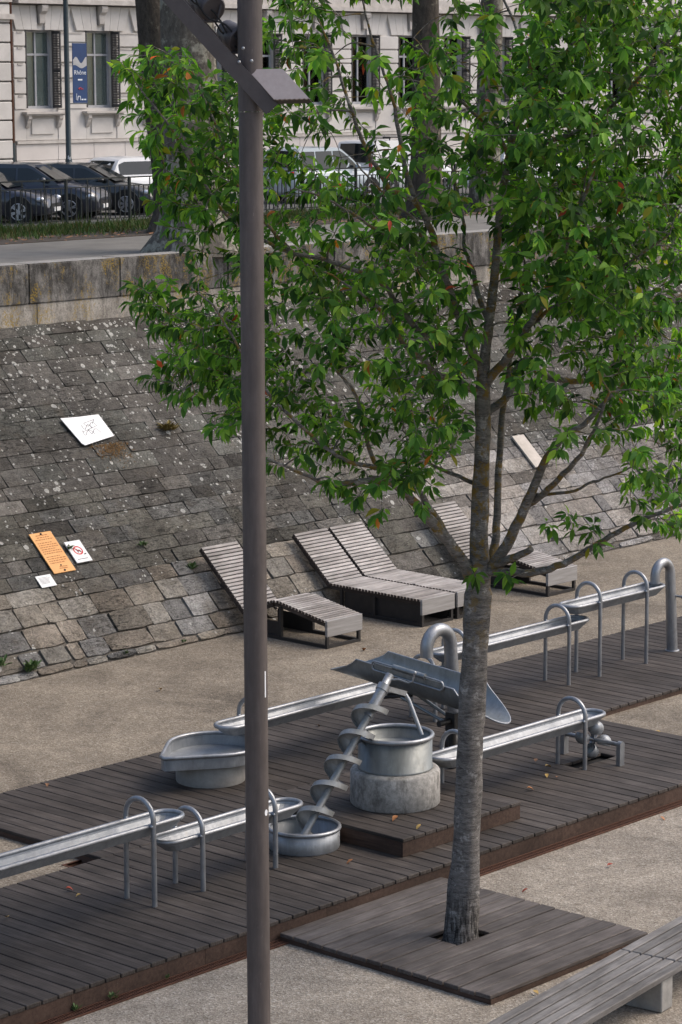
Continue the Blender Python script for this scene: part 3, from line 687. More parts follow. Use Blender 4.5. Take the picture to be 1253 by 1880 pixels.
# ------------------------------------------------------------------ archimedes screw
P0, P1 = Vector((24.04, 22.95, .10)), Vector((25.84, 22.99, 2.01)); ax = (P1-P0).normalized(); LN = (P1-P0).length
sc = thing('screw_pump', 'inclined steel screw with spiral blade rising from the floor basin to the tub', 'screw', (24.04, 22.95, .05))
part(MB().tube([P0, P0+ax*LN*.80], .05, 14), 'shaft', 'screw_steel', sc)
part(MB().tube([P0+ax*LN*.74, P0+ax*LN*.93], .076, 18), 'sleeve', 'tube_steel', sc)
part(MB().tube([P0+ax*LN*.925, P0+ax*LN*.935, P0+ax*LN*1.0], [.088, .058, .058], 16), 'end_cap', 'tube_steel', sc)
part(MB().tube([P0+ax*LN*.90, P0+ax*LN*.935], .09, 18), 'collar', 'tube_steel', sc)
ux = ax.cross(Vector((0, 1, 0))).normalized(); uy = ax.cross(ux)
bl = MB(); N = 300; turns = 5.1; pitch_ = .405; rO = .215
ringsA, ringsB = [], []
for i in range(N+1):
    a = 2*math.pi*turns*i/N+2.2; ctr = P0+ax*(.10+pitch_*turns*i/N); d = ux*math.cos(a)+uy*math.sin(a)
    prof = [(.045, -.006), (rO-.006, -.006), (rO-.006, -.045), (rO+.004, -.045), (rO+.004, .03), (rO-.006, .03), (rO-.006, .006), (.045, .006)]
    ringsA.append([ctr+d*r_+ax*h_ for r_, h_ in prof])
bl.strip(ringsA, smooth=False)
part(bl, 'spiral_blade', 'screw_steel', sc)
K1, K2, K3 = P0+ax*LN*.92, Vector((26.07, 22.93, 1.72)), Vector((26.12, 22.66, 1.17))
part(MB().obox((K1+K2)/2, (K2-K1)/2, Vector((0, .035, 0)), Vector((.02, 0, .03))), 'bracket_plate', 'tube_steel', sc)
part(MB().tube([K1*.25+K2*.75, K2, K2*.8+K3*.2+Vector((.02, 0, .01)), K3], .03, 12), 'support_leg', 'tube_steel', sc)
part(MB().tube([P0+ax*LN*.6+Vector((.05, .02, -.06)), Vector((25.44, 23.1, 1.18))], .026, 10), 'support_leg', 'tube_steel', sc)
ck = part(MB().tube([P0+ax*LN*.97, Vector((25.87, 22.86, 1.96)), Vector((25.93, 22.74, 1.92)), Vector((25.97, 22.70, 1.94)), Vector((25.97, 22.66, 2.05))], .013, 8), 'crank', 'tube_steel', sc)
part(MB().sphere((25.97, 22.66, 2.065), .028, 10, 8), 'crank_knob', 'tube_steel', ck)

# ------------------------------------------------------------------ tipping scoop
sx_ = 28.4
sco = thing('tipping_scoop', 'large half-pipe steel tipping scoop between the two trough lines, partly behind the tree', 'scoop', (sx_, 24.4, 0))
def rimz(y): return 1.30+(y-23.7)*.083
def scoop_sec(tv, r_, nth=20):
    o = []
    for k in range(nth+1):
        th = math.pi*k/nth; bot = math.sin(th)
        ya, yb = 25.62+.80*bot**1.25, 23.72-.72*bot**1.25
        y = ya+(yb-ya)*tv
        o.append((sx_-r_*math.cos(th), y, rimz(y)-(.39+(r_-.36))*math.sin(th)**.9+.0))
    return o
nT = 26
so = [scoop_sec(k/nT, .36) for k in range(nT+1)]; si = [scoop_sec(k/nT, .348) for k in range(nT+1)]
s_ = MB(); s_.strip(so, closed=False, flip=True); s_.strip(si, closed=False)
part(s_, 'half_pipe', 'scoop_steel', sco)
edge = [q[0] for q in so]+so[-1][1:]+[q[-1] for q in reversed(so[:-1])]+list(reversed(so[0]))[1:-1]
part(MB().tube(edge, .013, 6, closed=True), 'rim', 'tube_steel', sco)
hx = sx_-.385
def slot(y0, y1, z0, z1, n=7):
    o = []; rr = .062
    pts = []
    for k in range(n): a = math.pi/2+math.pi*k/(n-1); pts.append((y1-.0+rr*-math.cos(a)*-1, math.sin(a)*rr, 1))
    for k in range(n): a = -math.pi/2+math.pi*k/(n-1); pts.append((y0-rr*math.cos(a), math.sin(a)*rr, 0))
    for y, dz, e in pts: o.append((hx, y, rimz(y)+.0+dz))
    return o
yA, yB = 25.22, 23.96
loop = []
for k in range(9): a = R(90)+math.pi*k/8; loop.append((hx, yA-math.cos(a)*.065*1.0, rimz(yA)+.0+.068*math.sin(a)))
for k in range(9): a = R(-90)+math.pi*k/8; loop.append((hx, yB-math.cos(a)*.065, rimz(yB)+.068*math.sin(a)))
hl = part(MB().tube(loop, .015, 8, closed=True), 'handle_loop', 'tube_steel', sco)
part(MB().tube([(hx, 24.86, rimz(24.86)+.068), (hx, 24.24, rimz(24.24)+.068)], .042, 14), 'handle_grip', 'scoop_steel', hl)
part(MB().obox((sx_-.368, (yA+yB)/2, rimz((yA+yB)/2)-.015), (.004, 0, 0), (0, (yA-yB)/2+.04, .083*(yA-yB)/2), (0, 0, .055)), 'handle_plate', 'scoop_steel', sco)
pv = MB().tube([(sx_, 24.05, 0), (sx_, 24.05, .62)], .06, 14); pv.tube([(sx_-.3, 24.05, .72), (sx_+.3, 24.05, .72)], .045, 12)
pv.obox((sx_, 24.05, .70), (.05, 0, 0), (0, .09, 0), (0, 0, .14)); part(pv, 'pivot_post', 'dark_steel', sco)
for dx in (-.16, .16):
    part(MB().tube([(sx_+dx, 24.9, .96), (sx_+dx*.6, 24.1, .70)], .026, 10), 'strut', 'scoop_steel', sco)
    part(MB().tube([(sx_+dx, 24.7, 1.02), (sx_+dx, 25.45, .86)], .024, 10), 'strut', 'dark_steel', sco)
st = thing('pipe_stub', 'short capped steel pipe stub on the deck behind the low front trough', 'stub', (29.4, 24.9, 0))
part(MB().lathe([(.11, 0), (.11, .20), (.10, .20), (.10, .17), (.001, .17)], (29.4, 24.9, .002), 18), 'pipe', 'dark_steel', st)
part(MB().tube(ring((29.4, 24.9, .2), .107, 18), .012, 6, closed=True), 'rim', 'tube_steel', st)

# ------------------------------------------------------------------ cupped water wheel
ww = thing('cup_turbine', 'small turbine of round steel cups over a hole in the deck', 'turbine', (30.17, 22.8, 0))
AX, AZ_ = 30.17, .31
part(MB().tube([(AX, 22.31, AZ_), (AX, 23.34, AZ_)], .034, 12), 'axle', 'tube_steel', ww)
for y in (22.30, 23.34):
    pm = MB().box((AX-.055, y-.035, 0), (AX+.055, y+.035, AZ_)); pm.tube([(AX, y-.036, AZ_), (AX, y+.036, AZ_)], .056, 14)
    part(pm, 'bearing_post', 'tube_steel', ww)
for k in range(6):
    a = R(100+60*k); d = Vector((math.cos(a), 0, math.sin(a))); tng = Vector((-math.sin(a), 0, math.cos(a)))
    c = Vector((AX, 22.80+(.06 if k % 2 else -.06), AZ_))+d*.20
    rot = (-tng).to_track_quat('Z', 'Y').to_matrix()
    cup = MB().sphere(c, .112, 16, 9, -90, 25, rot=rot); cup.sphere(c, .104, 16, 9, -90, 25, rot=rot)
    part(cup, 'cup', 'galvanised', ww)
    part(MB().obox(Vector((AX, 22.80, AZ_))+d*.07, d*.07, Vector((0, .03, 0)), tng*.008), 'spoke', 'tube_steel', ww)
part(MB().box((29.84, 22.69, -.24), (30.52, 22.94, -.2)), 'pit_floor', 'black_hole', ww)

# ------------------------------------------------------------------ loungers
slat_me = {}
def lounger(label, x0, prof, cw=.95, fw_=.84):
    t_ = thing('lounger', label, 'lounger', (x0+cw/2, 32.6, GZ_R), 'timber loungers against the embankment')
    if 's' not in slat_me:
        slat_me['s'] = box_mesh('slat', .059, cw, .05, 'slat_wood', .005)
        sm_ = slat_me['s']; sm_.materials.append(MATS['slat_edge_wood'])  # slat ends: dark brown wood with the shade of that side coloured in
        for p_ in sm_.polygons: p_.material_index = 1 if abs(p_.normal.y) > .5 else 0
    def seg(a, b_, th=.05):
        a, b_ = Vector((0, *a)), Vector((0, *b_)); d = b_-a; L = d.length; n = max(1, round(L/.082)); d.normalize()
        ang = math.atan2(d.z, d.y)
        nrm = Vector((0, -d.z, d.y))
        for i in range(n):
            c = a+d*(L*(i+.5)/n)-nrm*.025
            # local: slat length along local Y -> world X ; width local X -> along d
            o = bpy.data.objects.new('slat', slat_me['s']); COL.objects.link(o); o.parent = t_
            m = Matrix(((0, -1, 0), (d.y, 0, -d.z), (d.z, 0, d.y))).to_4x4()
            o.matrix_local = Matrix.Translation(Vector((x0+cw/2, c.y, c.z))-BASE[t_]) @ m
        # dark bearer under the slats on both sides
        for dx in (.05, cw-.05):
            part(MB().obox((x0+dx, *(((a+b_)/2-nrm*.085).yz)), (.022, 0, 0), d*(L/2), nrm*.033), 'bearer', 'slat_edge_wood', t_)
    for a, b_ in zip(prof[:-1], prof[1:]): seg(a, b_)
    # end board
    f = prof[0]
    eb = MB().box((x0, f[0]-.06, f[1]-.30), (x0+cw, f[0]-.008, f[1]+.0)).mesh('end_board', BASE[t_]); bevel_mesh(eb, .008)
    link('end_board', eb, 'end_grain', t_)
    # steel frame
    fr = MB(); q = .028; xa, xb_ = x0+.03, x0+.03+fw_; ya, yb = f[0]-.03, 33.35
    for xx in (xa, xb_):
        fr.box((xx-q, ya-q+.0, GZ_R), (xx+q, ya+q, f[1]-.07)); fr.box((xx-q, ya+q, GZ_R+.003), (xx+q, yb, GZ_R+.06))
        zs = prof[1][1] if len(prof) > 3 else f[1]
        fr.box((xx-q, 32.5-q, GZ_R+.06), (xx+q, 32.5+q, zs-.10)); fr.box((xx-q, yb-q, GZ_R+.06), (xx+q, yb+q, prof[-2][1]-.08))
    fr.box((xa+q, ya-q, GZ_R+.004), (xb_-q, ya+q, GZ_R+.055)); fr.box((xa+q, yb-q, GZ_R+.004), (xb_-q, yb+q, GZ_R+.055))
    part(fr, 'steel_frame', 'dark_steel', t_)
    y_a = 32.5 if len(prof) > 3 else ya+.06  # flat seats: dark plate runs full length, standing in for under-seat shade
    for xx in (xa+.03, xb_-.036): part(MB().box((xx, y_a, GZ_R+.06), (xx+.006, 33.3, prof[-2][1]-.1)), 'side_shade_plate', 'dark_steel', t_)
    for xx in (x0+.08, x0+cw-.08):
        top = prof[-1]; bt = prof[-2]
        part(MB().tube([(xx, bt[0]+.02, bt[1]-.1), (xx, (top[0]+bt[0])/2+.1, (top[1]+bt[1])/2-.12)], .03, 8), 'back_strut', 'dark_steel', t_)
    return t_
wavy = [(31.38, .39), (32.52, .60), (32.70, .60), (33.42, .30), (34.55, 1.36)]
flat = [(31.34, .40), (33.64, .42), (34.60, 1.28)]
lounger('timber lounger with a raised knee hump, leftmost, cut by the lamp post', 33.50, wavy)
lounger('flat-seated timber lounger, left one of the adjoining middle pair', 36.06, flat)
lounger('flat-seated timber lounger, right one of the adjoining middle pair, touching the tree trunk', 37.08, flat)
lounger('timber lounger with a raised knee hump seen just right of the tree trunk', 39.90, wavy)
single(MB().tube([(37.05, 32.35, .418), (37.05, 32.35, .43)], .035, 8), 'bottle_cap', 'ink', (37.05, 32.35, .418), 'tiny dark blue cap lying on the middle pair of loungers', 'cap')

# ------------------------------------------------------------------ foreground bench, turned a little from the deck
bn = thing('bench', 'weathered grey slatted timber bench in the bottom right corner', 'bench', (22.6, 16.5, GZ_F))
bo = Vector((23.08, 17.03, 0)); ba = R(7.6); bx_, by_ = Vector((math.cos(ba), math.sin(ba), 0)), Vector((math.sin(ba), -math.cos(ba), 0))
BT = .20; nB = 6; bw_ = .86; pw = bw_/nB
for side, (l0, l1) in (('a', (-4.2, -.012)), ('b', (.012, 4.2))):
    me = box_mesh('board', l1-l0, pw-.026, .07, 'bench_wood', .008)
    me2 = box_mesh('board', pw-.026, l1-l0, .07, 'bench_wood', .008)
    for i in range(nB):
        c = bo+bx_*((l0+l1)/2)+by_*(pw*(i+.5)); inst('board', me2, bn, (c.x, c.y, BT-.035+random.uniform(-.002, .002)), (0, 0, ba-math.pi/2))
for l in (-3.2, -.36, 2.6):
    lm = MB(); c = bo+bx_*l+by_*(bw_/2)
    lm.obox((c.x, c.y, (GZ_F+BT-.075)/2+.002), bx_*.13, by_*(bw_/2-.05), Vector((0, 0, (BT-.075-GZ_F)/2-.002))); me = lm.mesh('concrete_leg', BASE[bn]); bevel_mesh(me, .012); link('concrete_leg', me, 'concrete', bn)
for oy in (.10, bw_-.10):
    c = bo+by_*oy; part(MB().obox((c.x, c.y, BT-.09), bx_*4.1, by_*.03, Vector((0, 0, .018))), 'bearer', 'dark_steel', bn)

# ------------------------------------------------------------------ lamp post with floodlights
LP = Vector((18.25, 18.05, GZ_F)); U_, W_ = Vector((math.sin(AZ), -math.cos(AZ), 0)), Vector((math.cos(AZ), math.sin(AZ), 0))
lp = thing('lamp_post', 'tall brown steel floodlight post in front of everything', 'lamp post', LP)
part(MB().tube([LP, LP+Vector((0, 0, 9.95))], .118, 40), 'pole', 'post_paint', lp)
part(MB().tube([LP+Vector((0, 0, 9.955)), LP+Vector((0, 0, 12.6))], .121, 40), 'upper_pole', 'post_paint', lp)
part(MB().lathe([(.12, 0), (.2, 0), (.2, .02), (.12, .03)], LP, 24), 'base_plate', 'post_paint', lp)
def L(u, w, z): return LP+U_*u+W_*w+Vector((0, 0, z+.26))
def rail(w, name='rail'):
    a, b_ = L(-1.15, w, 11.22), L(.21, w, 9.72); d = (b_-a); ln = d.length; d.normalize(); nn = W_.cross(d).normalized()
    m_ = MB(); m_.obox((a+b_)/2, d*(ln/2), nn*.075, W_*.008); m_.obox((a+b_)/2+nn*.07+W_*.03, d*(ln/2), nn*.006, W_*.03); m_.obox((a+b_)/2-nn*.07+W_*.03, d*(ln/2), nn*.006, W_*.03)
    return part(m_, name, 'lamp_paint', lp), d, nn
_, rd, rn = rail(-.16); rail(.62)
# box housing at the lower end with a pale ribbed lid
bx = MB()
cA = L(.0, -.15, 10.10); cB = L(.21, -.15, 9.74)
top = [L(-.0, -.15, 10.12), L(.0+.02, .60, 10.02), L(.22, .60, 9.68), L(.205, -.15, 9.79)]
def prism(poly, dv): 
    n = len(poly); m_ = MB(); vs_ = [Vector(p) for p in poly]+[Vector(p)+Vector(dv) for p in poly]
    m_.add(vs_, [tuple(range(n)), tuple(reversed(range(n, 2*n)))]+[(i, i+n, (i+1) % n+n, (i+1) % n) for i in range(n)]); return m_
# lid is a tilted slab: along rail direction and along U_
lc = L(.275, -.145, 9.955)
lu = (U_*1.0+Vector((0, 0, .02))).normalized(); ld = (rd*.86-W_*.25).normalized()
lid_n = lu.cross(ld).normalized(); lid_n = lid_n if lid_n.z > 0 else -lid_n
hs = part(MB().obox(lc-lid_n*.055, lu*.175, ld*.205, lid_n*.05), 'lamp_housing', 'lamp_paint', lp)
lidm = MB().obox(lc+lid_n*.004, lu*.17, ld*.20, lid_n*.010)
for k in range(-3, 4): lidm.obox(lc+lid_n*.004+lu*(.047*k)+ld*.2, lu*.012, ld*.006, lid_n*.012)
part(lidm, 'lamp_lid', 'lamp_lid', hs)
for k, (u, z) in enumerate(((-.42, 10.72), (-.16, 10.42))):
    c = L(u, .18, z); hd = (U_*.5-W_*.75-Vector((0, 0, .35))).normalized()
    sp = MB(); sp.tube([c-hd*.20, c-hd*.16, c, c+hd*.12, c+hd*.13], [.05, .11, .125, .135, .12], 18); part(sp, 'spotlight', 'lamp_paint', lp)
    part(MB().tube([c-W_*.1-U_*.14, c-W_*.1-U_*.1-Vector((0, 0, .16)), c-W_*.1+U_*.1-Vector((0, 0, .16)), c-W_*.1+U_*.14], .014, 6), 'spot_bracket', 'lamp_paint', lp)
cb = MB()
for k in range(3):
    pts = []
    for i in range(13):
        q = i/12; pts.append(L(-.75+.62*q, .02+.05*k, 11.02-.66*q+.06*math.sin(q*9+k*2)))
    cb.tube(pts, .011, 6)
part(cb, 'cable', 'tyre', lp)
for u, z in ((-.06, 10.30), (-.10, 10.17), (.02, 10.18)): part(MB().sphere(L(u, -.175, z), .017, 8, 6), 'bolt', 'galvanised', lp)
stk = MB()
def on_post(da, z0, z1, dw):
    a = math.atan2(-W_.y, -W_.x)
    vs_ = []; n = 5
    for z in (z0, z1):
        for i in range(n+1): q = a+da+dw*(i/n-.5); vs_.append((LP.x+.1195*math.cos(q), LP.y+.1195*math.sin(q), z))
    return MB().add(vs_, [(i, i+1, n+2+i, n+1+i) for i in range(n)], True)
part(on_post(.95, 3.86, 4.13, .16), 'sticker', 'sticker', lp)
dm = []
for k in range(12): a_ = 2*math.pi*k/12; dm.append((1.05+.19*math.cos(a_), 2.66+.034*math.sin(a_)))
a = math.atan2(-W_.y, -W_.x)
part(MB().add([(LP.x+.1195*math.cos(a+p-.12), LP.y+.1195*math.sin(a+p-.12), z) for p, z in dm], [tuple(range(12))]), 'sticker', 'sticker', lp)

# ------------------------------------------------------------------ notices on the slope
def slope_panel(name, label, cat, x0, x1, s0_, s1_, mat, th=.02, n0=.035, skew=0):
    t_ = thing(name, label, cat, on((x0+x1)/2, s0_, n0))
    c = on((x0+x1)/2, (s0_+s1_)/2, n0+th/2)
    ex = (Vector((1, 0, 0))+es*skew).normalized(); ey = (es-Vector((1, 0, 0))*skew).normalized()
    me = MB().obox(c, ex*((x1-x0)/2), ey*((s1_-s0_)/2), en*(th/2)).mesh('board', BASE[t_]); link('board', me, mat, t_)
    return t_, (lambda u, v: c+ex*(u*(x1-x0)/2)+ey*(v*(s1_-s0_)/2)+en*(th/2+.0025))
def stroke(mb, pt, uv, w):
    for (a, b_) in zip(uv[:-1], uv[1:]):
        A, B = pt(*a), pt(*b_); d = B-A
        if d.length < 1e-5: continue
        n = en.cross(d).normalized()*w
        mb.add([A-n, B-n, B+n, A+n], [(0, 1, 2, 3)])
random.seed(5)
t_, pt = slope_panel('notice_board', 'tall orange notice board with lines of text lying on the slope', 'sign', 30.18, 30.69, 2.0, 2.93, 'sign_orange')
ink = MB()
for row in range(13):
    v = .86-row*.105-(.06 if row > 2 else 0)-(.06 if row > 8 else 0)
    if v < -.62: continue
    u = -.8 if row not in (0, 1) else -.55; end = (.85 if row % 3 else .5) if row > 1 else .55
    while u < end:
        w = random.uniform(.08, .26); stroke(ink, pt, [(u, v), (min(u+w, end), v)], .0095); u += w+.06
stroke(ink, pt, [(-.2, -.72), (.5, -.74)], .008); stroke(ink, pt, [(-.3, -.8), (.45, -.82)], .008)
part(ink, 'lettering', 'ink_brown', t_)
for u, v in ((.0, .92), (.05, -.92)): part(MB().sphere(pt(u, v), .022, 8, 6), 'screw', 'dark_steel', t_)
part(MB().sphere(pt(.0, -.66), .016, 8, 6), 'screw', 'dark_steel', t_)
t_, pt = slope_panel('prohibition_sign', 'white sign with a red crossed circle right of the orange notice board', 'sign', 30.82, 31.19, 2.14, 2.63, 'sign_white')
ink = MB(); stroke(ink, pt, [(.02+.5*math.cos(k*math.pi/12), .08+.36*math.sin(k*math.pi/12)) for k in range(25)], .014); stroke(ink, pt, [(-.34, .34), (.38, -.18)], .012)
part(ink, 'red_circle', 'ink_red', t_)
ink = MB(); stroke(ink, pt, [(-.2, .2), (-.05, .05), (.2, .08), (.25, -.1)], .014); stroke(ink, pt, [(-.05, .05), (-.1, -.12)], .012); stroke(ink, pt, [(.45, -.35), (.75, -.3)], .012); stroke(ink, pt, [(-.7, -.72), (.6, -.72)], .006)
part(ink, 'pictogram', 'ink', t_)
t_, pt = slope_panel('paper_notice', 'small white paper notice just below the orange notice board', 'notice', 29.74, 30.09, 1.76, 2.02, 'sign_white', th=.008)
ink = MB()
for row in range(6): stroke(ink, pt, [(-.75, .6-row*.2), (.3+.4*random.random(), .6-row*.2)], .003)
part(ink, 'lettering', 'ink', t_)
t_ = thing('graffiti_sheet', 'white sheet with black scribbles lying on the upper left slope', 'sheet', on(33.05, 4.77, .03))
cs = [(32.58, 5.44), (33.05, 5.42), (33.54, 5.42), (33.57, 4.86), (33.3, 4.82), (32.74, 4.73), (32.69, 4.78)]
vs_ = [on(x, s, .07) for x, s in cs]+[on(x, s, .055) for x, s in cs]; n = len(cs)
link('sheet', MB().add(vs_, [tuple(reversed(range(n))), tuple(range(n, 2*n))]+[(i, (i+1) % n, (i+1) % n+n, i+n) for i in range(n)]).mesh('sheet', BASE[t_]), 'sheet_white', t_)
pt = lambda u, v: on(33.1+u*.45, 5.1+v*.28, .0725)
ink = MB()
for (u0, v0, r_, ph, k) in ((-.25, -.3, .22, 0, 9), (.0, .2, .2, 1, 11), (.25, .4, .16, 2, 8), (.15, -.25, .2, .5, 9)):
    uv = [(u0+(i/k-.5)*.7+r_*math.cos(i*.9+ph)*.55, v0+r_*math.sin(i*1.35+ph)*1.1) for i in range(k)]
    stroke(ink, pt, uv, .005)
stroke(ink, pt, [(-.5, -.2), (.5, .2)], .004); stroke(ink, pt, [(-.1, .55), (.55, .75), (.3, .4)], .005)
part(ink, 'scribble', 'ink', t_)
slope_panel('cream_board', 'long pale cream board lying on the slope right of the tree trunk', 'board', 44.38, 44.78, 2.45, 3.36, 'plank_cream', th=.04, n0=.03)

# ------------------------------------------------------------------ leaves: template and builders
ST = [(0, 0), (.22, .62), (.45, 1), (.70, .74), (1, 0)]
def leaf_template(fold=.35, droop=.25, wid=.24):
    v = [(0, 0, 0)]
    for t_, w in ST[1:4]:
        z = -droop*t_*t_
        v += [(t_, -w*wid, z+fold*w*wid), (t_, 0, z), (t_, w*wid, z+fold*w*wid)]
    v.append((1, 0, -droop*1.0)); v = np.array(v)
    f = [(0, 2, 1), (0, 3, 2), (1, 2, 5, 4), (2, 3, 6, 5), (4, 5, 8, 7), (5, 6, 9, 8), (7, 8, 10), (8, 9, 10)]
    return v, f
TPL = [leaf_template(.30, .12, .20), leaf_template(.5, .32, .22), leaf_template(.2, .5, .19), leaf_template(.7, .25, .235), leaf_template(1.0, .4, .18), leaf_template(.1, -.12, .21), leaf_template(.4, .65, .21), leaf_template(-.2, .3, .2)]
def frame(d, n):
    d = d/np.linalg.norm(d); n = n-d*np.dot(n, d); l = np.linalg.norm(n)
    n = n/l if l > 1e-6 else np.array((0, 0, 1.)); s = np.cross(n, d); return np.stack([d, s, n], 1)
GREENS = [(.030, .078, .018), (.048, .120, .024), (.076, .172, .030), (.114, .226, .038), (.168, .288, .046), (.235, .345, .055)]
def leaf_col(k=None):
    r_ = rng.random()
    if r_ < .004: return (.42, .13, .03)
    if r_ < .0055: return (.45, .07, .05)
    if r_ < .018: return (.22, .20, .025)
    c = GREENS[min(5, int(rng.beta(1.8, 2.2)*6))]; j = rng.uniform(.85, 1.15); return tuple(x*j for x in c)
def leaves_mesh(name, items, off):                     # items: (pos, frame, length, tpl, colour)
    V = []; F = []; C = []; o = 0
    for pos, fr, ln, tp, col in items:
        v, f = TPL[tp]; V.append(pos+(v*ln) @ fr.T); F += [tuple(i+o for i in q) for q in f]; C += [(*col, 1)]*len(f); o += len(v)
    V = np.concatenate(V)-np.array(off)
    me = bpy.data.meshes.new(name); me.from_pydata(V.tolist(), [], F); me.update()
    a = me.attributes.new('col', 'FLOAT_COLOR', 'FACE'); a.data.foreach_set('color', np.array(C, np.float32).ravel())
    me.polygons.foreach_set('use_smooth', [True]*len(F))
    me.materials.append(MATS['leaf']); return me

